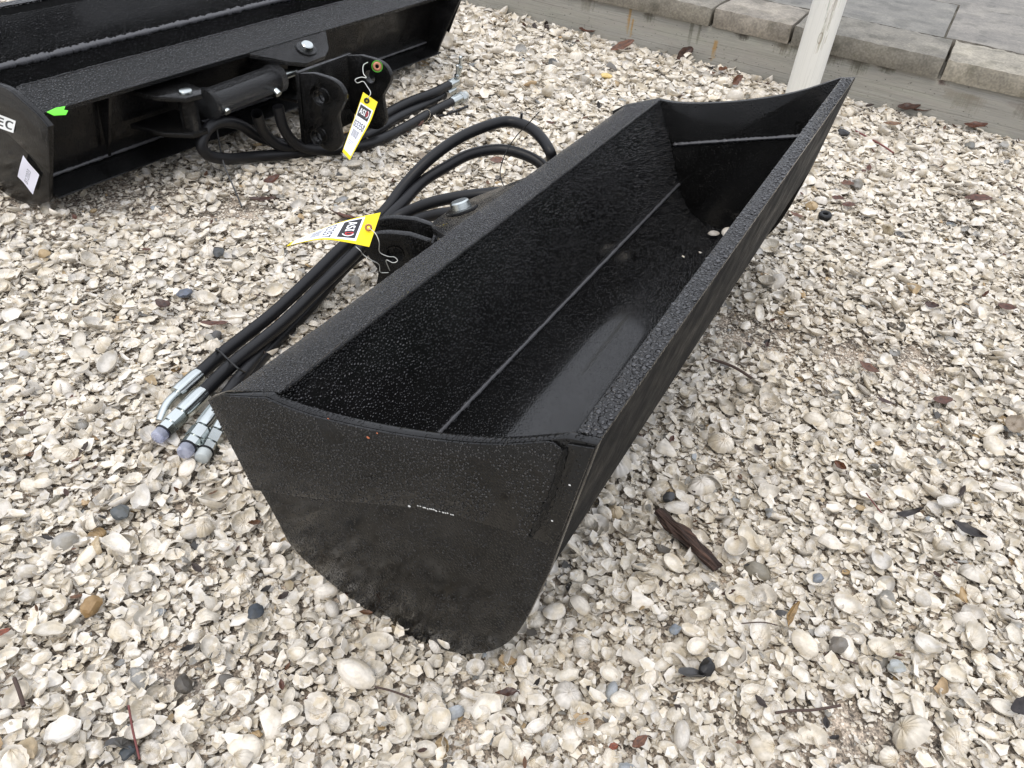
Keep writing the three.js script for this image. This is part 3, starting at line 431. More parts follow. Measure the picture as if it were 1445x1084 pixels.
  // tilt cylinder in the recess under the flange
  const tt = t; t = new THREE.Group(); const cyl = t;
  const cy = part('tilt_cylinder', lathe([-0.5, 0.262, -(wp + 0.44)], [-0.487, 0.266, -(wp + 0.14)], [[0, 0], [0, 0.05], [0.012, 0.053], [0.018, 0.047], [0.27, 0.047], [0.275, 0.052], [0.3, 0.052], [0.306, 0.046], [0.306, 0]], 32), M.paintTop, t);
  part('piston_rod', rod([-0.487, 0.266, -(wp + 0.16)], [-0.485, 0.268, -(wp + 0.06)], 0.017, 0.017, 20), M.zinc, cy);
  const lug = (y) => slab([[-0.33, wp + 0.6], [-0.46, wp + 0.58], [-0.535, wp + 0.53], [-0.54, wp + 0.48], [-0.5, wp + 0.45], [-0.33, wp + 0.44]], y, 0.016, 0.002);
  part('cylinder_lug', lug(0.304), M.paintPlain, t); part('cylinder_lug', lug(0.186), M.paintPlain, t);
  part('lug_bushing', rod([-0.5, 0.2, -(wp + 0.505)], [-0.5, 0.304, -(wp + 0.505)], 0.027, 0.027, 22), M.paintOut, t);
  part('lug_pin', lathe([-0.5, 0.3202, -(wp + 0.505)], [-0.5, 1, -(wp + 0.505)], [[0, 0.02], [0.007, 0.02], [0.01, 0.017], [0.01, 0]], 22), M.zinc, t);
  part('hose_port', rod([-0.5, 0.262, -(wp + 0.40)], [-0.545, 0.235, -(wp + 0.40)], 0.014, 0.012, 14), M.zinc, cy);
  part('hose_port', rod([-0.5, 0.262, -(wp + 0.19)], [-0.545, 0.235, -(wp + 0.19)], 0.014, 0.012, 14), M.zinc, cy);
  for (const c of [...cyl.children]) { c.position.set(ct[0], ct[1], 0); tt.add(c); } t = tt;
  part('gusset', prism([[-0.325, 0.12], [-0.41, 0.34], [-0.345, 0.368]], wp + 0.68, wp + 0.69, 0.001), M.paintPlain, t);
}
const b1 = thing('grading_bucket', 'open black steel tilt bucket wet with rain, nearest the camera on the shells', 'excavator bucket', [-0.0284, 0, -0.653], -0.43968, 'black tilt buckets lying on the shells');
bucket(b1, 1.555, null, 0.75, 0.45, [0.86, 0.045, 0.0, -0.028, 0.0], [0.045, -0.085]);
const b2 = thing('grading_bucket', 'black steel tilt bucket seen from behind with white stickers and green marker', 'excavator bucket', [-0.751, 0, -3.638], 2.664, 'black tilt buckets lying on the shells');
b2.scale.set(0.886, 0.886, 1);
bucket(b2, 1.834, { ku: 0.93, kv: 0.65, dv: 0 }, 0.93, 0.05, [1 / 0.886, 0.005, -0.045, 0, 0.165]);

// marks on the buckets
function textPlane(w, h, W, H, draw) { const c = document.createElement('canvas'); c.width = W; c.height = H; draw(c.getContext('2d'), W, H); const t = new THREE.CanvasTexture(c); t.colorSpace = THREE.SRGBColorSpace; return new THREE.MeshStandardMaterial({ map: t, roughness: 0.5 }); }
{
  // stickers on the near end plate of the rear bucket (its outer face looks towards local -z)
  const face = (pts, z, mat, name) => { // quad given by corners top-left, top-right, bottom-right, bottom-left as seen
    const g = new THREE.BufferGeometry(), n = 8, pos = [], uv = [], idx = [];
    for (let j = 0; j <= n; j++) for (let i = 0; i <= n; i++) { const a = i / n, b = j / n, x = (pts[0][0] * (1 - a) + pts[1][0] * a) * (1 - b) + (pts[3][0] * (1 - a) + pts[2][0] * a) * b, y = (pts[0][1] * (1 - a) + pts[1][1] * a) * (1 - b) + (pts[3][1] * (1 - a) + pts[2][1] * a) * b; pos.push(x, y, z - 0.0012 * Math.sin(a * 5 + b * 3) - 0.0012); uv.push(a, 1 - b); }
    for (let j = 0; j < n; j++) for (let i = 0; i < n; i++) { const a = j * (n + 1) + i; idx.push(a, a + n + 1, a + 1, a + 1, a + n + 1, a + n + 2); }
    g.setAttribute('position', new THREE.Float32BufferAttribute(pos, 3)); g.setAttribute('uv', new THREE.Float32BufferAttribute(uv, 2)); g.setIndex(idx); g.computeVertexNormals(); return part(name, g, mat, b2);
  };
  const zf = -(1.834 + 0.0035);
  const white = textPlane(1, 1, 512, 192, (c, W, H) => { c.fillStyle = '#eef0ee'; c.fillRect(0, 0, W, H); c.fillStyle = '#26282a'; c.font = 'bold 170px sans-serif'; c.textAlign = 'right'; c.fillText('AEC', W - 14, 158); });
  const s1 = face([[-0.1, 0.304], [-0.312, 0.306], [-0.282, 0.262], [-0.07, 0.246]], zf, white, 'maker_sticker'); s1.userData.label = 'white sticker with dark capital letters';
  const paper = textPlane(1, 1, 160, 256, (c, W, H) => { c.fillStyle = '#e6e5f0'; c.fillRect(0, 0, W, H); c.save(); c.translate(92, 232); c.rotate(-Math.PI / 2); c.fillStyle = '#23232c'; c.font = '46px monospace'; c.fillText('B12003', 0, 0); c.restore(); });
  const s2 = face([[-0.297, 0.198], [-0.348, 0.15], [-0.279, 0.064], [-0.222, 0.106]], zf - 0.002, paper, 'paper_label'); s2.userData.label = 'curling white paper label with a handwritten code';
  // bright green marker on the flange
  const q = [[-0.3871, 0.3155, 1.813], [-0.3829, 0.3174, 1.784], [-0.3864, 0.3158, 1.761], [-0.3949, 0.312, 1.772], [-0.4003, 0.3096, 1.765], [-0.41, 0.3051, 1.779], [-0.4022, 0.3087, 1.806]].map((p) => [(p[0] / 0.886 + 0.435) / Math.cos(Math.atan(0.4536)), p[2]]);
  const g = slab(q, 0.001, 0.002, 0.0003); g.rotateZ(Math.atan(0.4536)); g.translate(-0.435, 0.357, 0); part('green_marker', g, M.green, b2);
  // paint chips and the white scratch on the front bucket
  const chip = (u, v, w, s, mat, name, flat) => { const g = pebble(u * 50, 0.3, 1); g.scale(s, s, s); if (flat) g.rotateX(Math.PI / 2); g.translate(u, v, w); part(name, g, mat, b1); };
  chip(-0.235, 0.4125, -0.002, 0.006, M.rust, 'rust_spot'); chip(-0.165, 0.42, 0.004, 0.005, M.rust, 'rust_spot', 1); chip(-0.15, 0.436, 0.004, 0.003, M.rust, 'rust_spot', 1);
  for (let i = 0; i < 16; i++) chip(-0.085 + i * 0.0036 + rr(-0.001, 0.001), 0.335 + i * 0.0012 + rr(-0.001, 0.001), 0.004, rr(0.0022, 0.0036), M.scratch, 'scratch', 1);
  for (let i = 0; i < 1; i++) chip(-0.1 - i * 0.008, 0.326 - i * 0.002, 0.004, 0.0045, M.scratch, 'scratch', 1);
  chip(0.118, 0.50, 0.004, 0.003, M.scratch, 'scratch', 1); chip(0.105, 0.43, 0.004, 0.003, M.scratch, 'scratch', 1);
}

// ---------------------------------------------------------------- hoses of the front bucket
function hose(label, pts, r, group, fit) {
  const o = pts[0], t = thing('hydraulic_hose', label, 'hose', o, 0, group), rel = pts.map((p) => [p[0] - o[0], p[1] - o[1], p[2] - o[2]]);
  part('rubber_tube', tube(rel, r, 140, 14), M.rubber, t);
  if (fit) { const d = V3(rel[0]).sub(V3(rel[1])).normalize(), at = (k) => d.clone().multiplyScalar(k).toArray(); fit(t, at, d); }
  return t;
}
const hexNut = (a, b, r) => { const g = rod(a, b, r, r, 6); return toCreasedNormals(g.toNonIndexed(), 0.3); };
function crimp(t, at, L = 0.062, r = 0.0185) { // swaged ferrule with flattened flutes
  const A = V3(at(-0.006)), B = V3(at(L)), g = new THREE.CylinderGeometry(r, r, A.distanceTo(B), 48, 6), p = g.attributes.position;
  for (let i = 0; i < p.count; i++) { const x = p.getX(i), z = p.getZ(i), a = Math.atan2(z, x), y = p.getY(i) / A.distanceTo(B) + 0.5, k = 1 - 0.05 * Math.pow(Math.abs(Math.sin(a * 4)), 6) - (y < 0.04 || y > 0.96 ? 0.1 : 0); p.setX(i, x * k); p.setZ(i, z * k); }
  g.computeVertexNormals(); g.translate(0, A.distanceTo(B) / 2, 0); g.applyQuaternion(new THREE.Quaternion().setFromUnitVectors(new THREE.Vector3(0, 1, 0), B.clone().sub(A).normalize())); g.translate(A.x, A.y, A.z);
  return part('ferrule', g, M.zinc, t);
}
function endNut(t, at, capMat, s = 1) {
  crimp(t, at); part('stem', rod(at(0.06), at(0.07), 0.0105), M.zinc, t);
  part('hex_nut', hexNut(at(0.068), at(0.097), 0.0195), M.zinc, t); part('collar', rod(at(0.096), at(0.1), 0.0145), M.zinc, t); part('hex_nut', hexNut(at(0.1), at(0.116), 0.0175), M.zinc, t);
  part('seal_ring', rod(at(0.116), at(0.1185), 0.017), M.tie, t);
  part('plastic_cap', lathe(at(0.1185), at(1), [[0, 0], [0, 0.0145], [0.003, 0.015], [0.017, 0.0145], [0.021, 0.0115], [0.022, 0]], 24), capMat, t);
}
const HG = 'hoses of the front bucket';
hose('outer arching hose of the front bucket, ending in a bent metal elbow', [[-0.6737, 0.032, -1.238], [-0.6468, 0.036, -1.319], [-0.5774, 0.05, -1.474], [-0.5212, 0.075, -1.603], [-0.4669, 0.11, -1.701], [-0.3791, 0.17, -1.795], [-0.3346, 0.22, -1.867], [-0.2806, 0.27, -1.924], [-0.2113, 0.31, -1.988], [-0.1375, 0.335, -2.034], [-0.0883, 0.34, -2.063], [-0.0371, 0.34, -2.045], [0.0062, 0.33, -1.999], [0.0345, 0.31, -1.956], [0.0434, 0.28, -1.969], [0.0501, 0.24, -1.965], [0.0722, 0.22, -1.863]], 0.0148, HG, (t, at, d) => {
  crimp(t, at); const s = new THREE.Vector3(-0.05, -0.45, 0.85).normalize(), A = V3(at(0.06)), B = V3(at(0.08)), C = B.clone().addScaledVector(d, 0.012).addScaledVector(s, 0.008), D = C.clone().addScaledVector(s, 0.03).addScaledVector(d, 0.003);
  part('elbow_pipe', tube([A, B, C, D].map((v) => v.toArray()), 0.0095, 20, 14), M.zinc, t);
});
hose('inner arching hose of the front bucket, ending in a hex nut with pale blue cap', [[-0.6396, 0.038, -1.176], [-0.6106, 0.042, -1.276], [-0.5448, 0.052, -1.433], [-0.4858, 0.078, -1.57], [-0.4267, 0.115, -1.669], [-0.3637, 0.17, -1.763], [-0.3344, 0.19, -1.814], [-0.2935, 0.22, -1.891], [-0.2423, 0.245, -1.937], [-0.1797, 0.265, -1.997], [-0.1055, 0.275, -2.025], [-0.0486, 0.275, -2.016], [0.0037, 0.265, -1.997], [0.0291, 0.25, -1.983], [0.0604, 0.22, -1.958]], 0.0148, HG, (t, at) => endNut(t, at, M.cap));
hose('low hose running under the bolt of the front bucket, with the right-hand pale blue cap', [[-0.5962, 0.033, -1.144], [-0.5863, 0.03, -1.242], [-0.575, 0.02, -1.355], [-0.5482, 0.02, -1.508], [-0.4561, 0.075, -1.717], [-0.3845, 0.15, -1.747], [-0.3276, 0.18, -1.776], [-0.2572, 0.22, -1.776], [-0.1819, 0.25, -1.769], [-0.1082, 0.27, -1.765], [-0.0615, 0.275, -1.772], [-0.0128, 0.275, -1.786], [0.0686, 0.26, -1.801]], 0.0148, HG, (t, at) => endNut(t, at, M.cap));
hose('lowest hose beside the front bucket, hidden behind its corner, with a grey cap', [[-0.5809, 0.018, -1.152], [-0.5811, 0.016, -1.252], [-0.5673, 0.014, -1.359], [-0.5288, 0.016, -1.511], [-0.4452, 0.06, -1.731], [-0.3607, 0.13, -1.744], [-0.2904, 0.18, -1.75], [-0.2524, 0.2, -1.747], [-0.1894, 0.23, -1.722], [-0.1399, 0.24, -1.714], [-0.0506, 0.24, -1.736]], 0.0145, HG, (t, at) => endNut(t, at, M.greyCap));
// cable tie round the hoses near their ends, the long loose tie by the arch
{
  const t = thing('cable_tie', 'black cable tie wrapped round the hoses near their metal ends', 'cable tie', [-0.6216, 0.05, -1.272]);
  const o = [-0.6216, 0.05, -1.272], A = [-0.6503, 0.055, -1.306], B = [-0.5803, 0.062, -1.242], C = [-0.5877, 0.012, -1.293], D = [-0.6656, 0.02, -1.328]; const rel = (p) => [p[0] - o[0], p[1] - o[1], p[2] - o[2]];
  part('strap', tube([A, lerp3(A, B, 0.5), B, C, D].map(rel), 0.0022, 60, 6, true), M.tie, t); part('tie_head', (() => { const g = new THREE.BoxGeometry(0.008, 0.006, 0.007); g.translate(...rel(A)); return g; })(), M.tie, t);
  const t2 = thing('cable_tie', 'long loose black cable tie curling over the arching hoses', 'cable tie', [-0.0858, 0.28, -1.966]); const o2 = [-0.0858, 0.28, -1.966], r2 = (p) => [p[0] - o2[0], p[1] - o2[1], p[2] - o2[2]];
  part('strap', tube([[-0.0067, 0.42, -1.942], [-0.0326, 0.375, -1.97], [-0.0613, 0.33, -1.99], [-0.0835, 0.29, -1.976], [-0.0937, 0.25, -1.951], [-0.0829, 0.24, -1.896], [-0.061, 0.26, -1.806]].map(r2), 0.0016, 50, 6), M.tie, t2);
  part('tie_head', (() => { const g = new THREE.BoxGeometry(0.007, 0.012, 0.007); g.translate(...r2([-0.0536, 0.36, -2.064])); return g; })(), M.tie, t2);
}
// ---------------------------------------------------------------- hoses of the rear bucket
const HG2 = 'hoses of the rear bucket';
const capEnd = (t, at) => { crimp(t, at, 0.055, 0.02); part('hex_nut', hexNut(at(0.055), at(0.075), 0.021), M.zinc, t); part('plastic_cap', lathe(at(0.075), at(1), [[0, 0], [0, 0.017], [0.02, 0.016], [0.024, 0.012], [0.024, 0]], 20), M.greyCap, t); };
const rodEnd = (t, at) => { crimp(t, at, 0.055, 0.019); const a = V3(at(0.055)), b = a.clone().add(new THREE.Vector3(0.012, 0.05, 0)); part('adapter', tube([a.toArray(), lerp3(a.toArray(), b.toArray(), 0.3), b.toArray()], 0.009, 16, 12), M.zinc, t); part('nipple', lathe(b.toArray(), [b.x + 0.01, b.y + 1, b.z], [[0, 0.011], [0.012, 0.011], [0.014, 0.006], [0.04, 0.006], [0.045, 0.008], [0.05, 0.005], [0.05, 0]], 16), M.zinc, t); };
hose('upper hose of the rear bucket leading right to a standing nipple', [[-0.3782, 0.06, -3.103], [-0.4251, 0.06, -2.998], [-0.4961, 0.055, -2.897], [-0.555, 0.05, -2.783], [-0.6039, 0.045, -2.644], [-0.6537, 0.04, -2.534], [-0.7585, 0.035, -2.468], [-0.828, 0.06, -2.388], [-0.896, 0.0885, -2.357], [-0.9282, 0.1419, -2.306], [-0.9546, 0.1696, -2.255], [-0.9769, 0.1749, -2.212], [-0.991, 0.1579, -2.174], [-0.996, 0.1329, -2.153], [-0.9868, 0.1024, -2.16], [-0.952, 0.0686, -2.216], [-0.898, 0.0416, -2.31], [-0.7702, 0.024, -2.42], [-0.6922, 0.022, -2.487]], 0.0175, HG2, rodEnd);
hose('middle hose of the rear bucket lying on the shells beside the tag', [[-0.3868, 0.03, -3.09], [-0.4493, 0.03, -2.944], [-0.5286, 0.03, -2.781], [-0.5871, 0.03, -2.622], [-0.6688, 0.03, -2.492], [-0.7696, 0.04, -2.423], [-0.8338, 0.06, -2.369], [-0.8665, 0.12, -2.327], [-0.8607, 0.2, -2.272]], 0.0175, HG2, rodEnd);
hose('lower hose of the rear bucket with a grey cap on its end', [[-0.3523, 0.032, -2.999], [-0.4082, 0.03, -2.889], [-0.4785, 0.03, -2.719], [-0.5417, 0.03, -2.583], [-0.6002, 0.028, -2.51], [-0.7072, 0.025, -2.452], [-0.7817, 0.06, -2.389], [-0.8102, 0.13, -2.353], [-0.818, 0.2, -2.345]], 0.0175, HG2, capEnd);
hose('thin black line under the hoses of the rear bucket', [[-0.2912, 0.02, -3.005], [-0.338, 0.018, -2.935], [-0.4308, 0.015, -2.828], [-0.5371, 0.015, -2.687], [-0.5931, 0.012, -2.588]], 0.005, HG2);
{
  const t = thing('tie_wire', 'thin grey wire hanging from the rear bucket over its hose loop', 'wire', [-0.9945, 0.15, -2.248]), o = [-0.9945, 0.15, -2.248], rel = (p) => [p[0] - o[0], p[1] - o[1], p[2] - o[2]];
  part('strand', tube([[-0.9786, 0.25, -2.233], [-0.9957, 0.16, -2.28], [-0.9881, 0.1, -2.263], [-0.9379, 0.07, -2.159], [-0.8975, 0.03, -2.107], [-0.8496, 0.012, -2.029]].map(rel), 0.0026, 40, 6), new THREE.MeshStandardMaterial({ color: new THREE.Color().setRGB(0.06, 0.06, 0.06), roughness: 0.5 }), t);
}
// ---------------------------------------------------------------- yellow and white tags
function tagMat(code) { return textPlane(1, 1, 768, 1536, (c) => {
  const W = 256, H = 512; c.scale(3, 3);
  c.fillStyle = '#f5dc00'; c.fillRect(0, 0, W, H); c.fillStyle = '#eceef6'; c.fillRect(10, 84, W - 34, H - 112);
  c.fillStyle = '#1d1c22'; c.fillRect(24, 96, 188, 96);
  c.fillStyle = '#f4f4f4'; c.font = 'bold 66px sans-serif'; c.fillText('ASI', 40, 166); c.fillStyle = '#b3202c'; c.font = 'bold 62px sans-serif'; c.fillText('D', 146, 160); c.strokeStyle = '#f4f4f4'; c.lineWidth = 7; c.beginPath(); c.ellipse(160, 142, 32, 30, 0, -1.3, 1.3); c.stroke();
  c.fillStyle = '#25252b'; c.font = 'bold 74px sans-serif'; c.fillText(code, 18, 278);
  for (let i = 0, x = 48; x < 180; i++) { const w = 2 + ((i * 7) % 5); c.fillRect(x, 296, w, 58); x += w + 3 + ((i * 5) % 4); }
  c.fillStyle = '#70707a'; for (let i = 0; i < 3; i++) c.fillRect(40, 388 + i * 14, 120 - i * 26, 4);
}); }
function card(t, rows, mat) { // rows of [left, right] points from the grommet end down
  const n = rows.length, m = 6, pos = [], uv = [], idx = []; const cl = new THREE.CatmullRomCurve3(rows.map((r) => V3(r[0]))), cr = new THREE.CatmullRomCurve3(rows.map((r) => V3(r[1]))), N = 20, th = 0.0004;
  for (const side of [0, 1]) for (let j = 0; j <= N; j++) { const a = cl.getPoint(j / N), b = cr.getPoint(j / N); const a2 = cl.getPoint(Math.min(1, j / N + 0.02)), a1 = cl.getPoint(Math.max(0, j / N - 0.02)), nn = b.clone().sub(a).cross(a2.sub(a1)).normalize().multiplyScalar(side ? -th : th); for (let i = 0; i <= m; i++) { const p = a.clone().lerp(b, i / m).add(nn); pos.push(p.x, p.y, p.z); uv.push(i / m, 1 - j / N); } }
  const B = (N + 1) * (m + 1); for (let j = 0; j < N; j++) for (let i = 0; i < m; i++) { const a = j * (m + 1) + i; idx.push(a, a + m + 1, a + 1, a + 1, a + m + 1, a + m + 2); idx.push(B + a, B + a + 1, B + a + m + 1, B + a + 1, B + a + m + 2, B + a + m + 1); }
  const g = new THREE.BufferGeometry(); g.setAttribute('position', new THREE.Float32BufferAttribute(pos, 3)); g.setAttribute('uv', new THREE.Float32BufferAttribute(uv, 2)); g.setIndex(idx); g.computeVertexNormals(); mat.side = THREE.DoubleSide; return part('card', g, mat, t);
}
const brass = new THREE.MeshStandardMaterial({ color: new THREE.Color().setRGB(0.45, 0.2, 0.12), metalness: 0.7, roughness: 0.4 });
{
  const o = [-0.3158, 0.3498, -1.381], rel = (p) => [p[0] - o[0], p[1] - o[1], p[2] - o[2]];
  const t = thing('price_tag', 'yellow-edged white tag curling over the arching hoses of the front bucket', 'tag', o, 0, 'yellow and white price tags');
  card(t, [[[-0.3092, 0.3621, -1.436], [-0.3159, 0.3285, -1.351]], [[-0.3524, 0.3556, -1.417], [-0.3575, 0.3394, -1.341]], [[-0.3984, 0.3462, -1.393], [-0.4017, 0.3504, -1.323]], [[-0.4443, 0.3304, -1.37], [-0.4349, 0.3495, -1.306]], [[-0.4766, 0.316, -1.357], [-0.4662, 0.3416, -1.297]]].map((r) => r.map(rel)), tagMat('03357'));
  const gp = rel([-0.3235, 0.3538, -1.384]), gn = V3(rel([0, 1.135, 0])).sub(V3(gp)).normalize(); const tor = new THREE.TorusGeometry(0.0055, 0.0022, 8, 20); tor.applyQuaternion(new THREE.Quaternion().setFromUnitVectors(new THREE.Vector3(0, 0, 1), gn)); tor.translate(...gp); part('grommet', tor, brass, t);
  part('tag_wire', tube([[-0.3211, 0.3596, -1.374], [-0.3046, 0.3534, -1.363], [-0.2964, 0.3389, -1.356], [-0.2954, 0.3168, -1.355], [-0.2789, 0.3069, -1.358], [-0.267, 0.3032, -1.364], [-0.2608, 0.2971, -1.362], [-0.2688, 0.2934, -1.358], [-0.2833, 0.2982, -1.358], [-0.2762, 0.2746, -1.357]].map(rel), 0.0009, 70, 6), M.wire, t);
  part('tag_wire', tube([[-0.3407, 0.3319, -1.341], [-0.3306, 0.3245, -1.339], [-0.327, 0.3159, -1.341], [-0.3107, 0.3035, -1.343], [-0.2965, 0.2897, -1.35], [-0.2934, 0.2748, -1.347], [-0.2787, 0.2709, -1.354]].map(rel), 0.0009, 60, 6), M.wire, t);
}
{
  const o = [-0.5563, 0.1577, -2.366], rel = (p) => [p[0] - o[0], p[1] - o[1], p[2] - o[2]];
  const t = thing('price_tag', 'yellow-edged white tag hanging from the bracket of the rear bucket', 'tag', o, 0, 'yellow and white price tags');
  card(t, [[[-0.5659, 0.2453, -2.42], [-0.5187, 0.2223, -2.411]], [[-0.5795, 0.1967, -2.377], [-0.5335, 0.1757, -2.368]], [[-0.5937, 0.1489, -2.331], [-0.5585, 0.1277, -2.32]], [[-0.6076, 0.1019, -2.285], [-0.5831, 0.0806, -2.276]]].map((r) => r.map(rel)), tagMat('03358'));
  const gp = rel([-0.5517, 0.226, -2.403]); const tor = new THREE.TorusGeometry(0.006, 0.003, 8, 18); tor.applyQuaternion(new THREE.Quaternion().setFromUnitVectors(new THREE.Vector3(0, 0, 1), V3(rel([0, 1.135, 0])).sub(V3(gp)).normalize())); tor.translate(...gp); part('grommet', tor, M.tie, t);
  part('tag_wire', tube([[-0.5471, 0.2348, -2.399], [-0.5391, 0.2487, -2.406], [-0.5548, 0.2613, -2.429], [-0.5723, 0.2681, -2.449], [-0.5893, 0.2637, -2.443], [-0.5959, 0.2715, -2.444], [-0.5792, 0.2766, -2.461], [-0.5641, 0.2751, -2.464], [-0.5753, 0.2835, -2.475], [-0.5804, 0.301, -2.502], [-0.5698, 0.3063, -2.517]].map(rel), 0.0014, 70, 6), M.wire, t);
  const c = thing('green_cap', 'small bright green cap with copper ring on the rear bucket bracket', 'cap', [-0.5431, 0.2922, -2.529]), ax = [0.25, 0.35, 1];
  part('cap_ring', lathe([0, 0, 0], ax, [[0, 0.012], [0.012, 0.018], [0.02, 0.017]], 18), M.green, c); part('copper_ring', lathe([0.004, 0.006, 0.018], [0.004 + ax[0], 0.006 + ax[1], 0.018 + ax[2]], [[0, 0.008], [0.006, 0.015], [0.01, 0.011], [0.008, 0.006]], 18), brass, c);
}

// ---------------------------------------------------------------- leaves, wood, stones and odd bits among the shells
const leafTex = (() => { const n = 256, a = tileNoise(n, 7, 71), b = tileNoise(n, 33, 72), c = tileNoise(n, 110, 73); return dataTex(n, n, (i, j) => { const vein = Math.abs(i - n / 2) < 3 || ((j + Math.abs(i - n / 2) * 0.6) % 34 < 2); const v = 150 + 70 * (a(i, j) - 0.5) + 60 * (b(i, j) - 0.5) + 30 * (c(i, j) - 0.5) + (vein ? 22 : 0); return [v, v, v]; }, true); })();
const leafMats = [[0.33, 0.13, 0.06], [0.24, 0.085, 0.045], [0.15, 0.07, 0.045], [0.4, 0.2, 0.09], [0.6, 0.36, 0.12], [0.05, 0.035, 0.03], [0.5, 0.12, 0.045]].map((c) => new THREE.MeshPhysicalMaterial({ color: new THREE.Color().setRGB(...c), map: leafTex, roughness: 0.42, side: THREE.DoubleSide }));
function leafGeo(asp, curl, fold, ph) {
  const nu = 12, nv = 6, pos = [], uv = [], idx = []; const th = 0.006;
  for (const s of [0, 1]) for (let i = 0; i <= nu; i++) for (let j = 0; j <= nv; j++) { const a = i / nu, b = (j / nv) * 2 - 1, w = asp * 0.5 * Math.pow(Math.sin(Math.PI * (0.04 + 0.92 * a)), 0.8) * (1 + 0.08 * Math.sin(a * 17 + ph)), x = a - 0.5, z = b * w, y = curl * (x * x) * 1.6 + fold * Math.abs(b) * w + 0.05 * NZ.noise(x * 4 + ph, z * 6, ph) - (s ? th : 0); pos.push(x, y, z); uv.push(b * 0.5 + 0.5, a); }
  const B = (nu + 1) * (nv + 1); for (let i = 0; i < nu; i++) for (let j = 0; j < nv; j++) { const a = i * (nv + 1) + j; idx.push(a, a + 1, a + nv + 1, a + 1, a + nv + 2, a + nv + 1); idx.push(B + a, B + a + nv + 1, B + a + 1, B + a + 1, B + a + nv + 1, B + a + nv + 2); }
  const g = new THREE.BufferGeometry(); g.setAttribute('position', new THREE.Float32BufferAttribute(pos, 3)); g.setAttribute('uv', new THREE.Float32BufferAttribute(uv, 2)); g.setIndex(idx); g.computeVertexNormals(); return g;
}
const top = (p, k = 0.02) => [p[0], gh(p[0], p[2]) + k, p[2]];
function leaf(p, len, ang, mi, label, asp = 0.45, curl = 0.2, fold = 0.15, tilt = 0.15) {
  const t = thing('dry_leaf', label, 'leaf', top(p, wallDist(p[0], p[2]) > -0.35 ? 0.055 : 0.04), ang, 'dry leaves on the shells'); const b = part('blade', leafGeo(asp, curl, fold, p[0] * 17), leafMats[mi], t); b.scale.setScalar(len * (wallDist(p[0], p[2]) > -0.35 ? 1.25 : 1.05)); b.rotation.x = tilt; b.rotation.z = tilt * 0.6;
  part('stalk', tube([[len * 0.46, 0, 0], [len * 0.58, 0.003, 0.002], [len * 0.68, 0.001, 0.006]], 0.0011, 10, 5), leafMats[2], t);
}
leaf([0.8692, 0, -1.549], 0.052, -0.95, 0, 'broad brown oval leaf on the shells right of the front bucket');
leaf([1.015, 0, -1.451], 0.045, 0.1, 1, 'red-brown oval leaf lying level near the right edge, below the broad brown one', 0.5);
leaf([0.7039, 0, -1.185], 0.034, -1.1, 0, 'small upright chestnut leaf with a long stalk, right of the wood piece', 0.45, 0.2, 0.3, 0.5);
leaf([0.8699, 0, -1.422], 0.04, -0.6, 2, 'dark narrow leaf between the broad brown and red-brown oval leaves', 0.3);
leaf([1.568, 0, -2.634], 0.085, -0.1, 1, 'ragged dark brown leaf near the wall at the right edge', 0.4, 0.1, 0.4, 0.3);
leaf([-0.8064, 0, -2.183], 0.05, 0.8, 1, 'curled brown leaf on the shells below the rear bucket bracket', 0.5, 0.5, 0.5, 0.4);
leaf([-0.7989, 0, -2.069], 0.075, 0.15, 2, 'long brown leaf strip below the curled leaf, left of the hose bundle', 0.25);
leaf([-0.5379, 0.02, -2.01], 0.09, 0.2, 1, 'red-brown leaf peeping out behind the curling tag', 0.5, 0.3, 0.2, -0.4);
leaf([-0.7125, 0, -1.443], 0.062, 0.08, 1, 'reddish flat leaf left of the long hoses', 0.24);
leaf([-0.8485, 0, -1.485], 0.05, -0.5, 2, 'brown crumpled leaf among shells at left, above the reddish flat leaf', 0.5, 0.5, 0.5);
leaf([-0.5786, 0, -1.348], 0.025, 0.15, 6, 'small orange-red leaf scrap between hoses and front bucket', 0.5);
leaf([1.102, 0, -2.639], 0.06, -1.0, 0, 'brown leaf near the right end of the front bucket, uppermost of three', 0.42, 0.1, 0.2, 0.4);
leaf([1.036, 0, -2.507], 0.045, -0.7, 1, 'reddish leaf just above the black rubber ring, left of two', 0.4, 0.1, 0.3, 0.4);
leaf([1.061, 0, -2.466], 0.04, -0.2, 1, 'reddish leaf just above the black rubber ring, right of two', 0.5, 0.1, 0.3, 0.4);
leaf([0.8555, 0, -2.328], 0.05, -0.9, 0, 'brown leaf beside the far lip of the front bucket, left of the rubber ring', 0.35);
leaf([0.1161, 0, -4.273], 0.075, 0.1, 1, 'dark brown leaf against the wall, leftmost of the leaf row', 0.45, 0.3, 0.2, 0.5);
leaf([0.2007, 0, -4.203], 0.09, 0.0, 1, 'red-brown leaf against the wall, second of the leaf row', 0.4, 0.3, 0.2, 0.5);
leaf([0.3521, 0, -3.961], 0.11, 0.75, 0, 'long brown leaf leaning on shells in front of the wall', 0.3, 0.1, 0.2, 0.5);
leaf([0.6487, 0, -3.932], 0.09, 1.2, 2, 'dark leaf standing on edge at the wall foot, behind the bucket', 0.45, 0.2, 0.3, 0.9);
leaf([0.7964, 0, -3.951], 0.1, -0.2, 0, 'orange-brown flat leaf at the wall foot', 0.5, 0.2, 0.2, 0.3);
leaf([0.8742, 0, -3.913], 0.085, -0.9, 1, 'red-brown leaf by the wall, left of the white post', 0.35, 0.2, 0.2, 0.6);
leaf([0.8184, 0, -3.76], 0.075, -1.2, 0, 'brown leaf below the leaf row, left of the white post', 0.35, 0.2, 0.2, 0.5);
leaf([0.8582, 0, -3.627], 0.06, 1.3, 0, 'small brown leaf standing upright just behind the bucket rim', 0.5, 0.2, 0.3, 0.9);
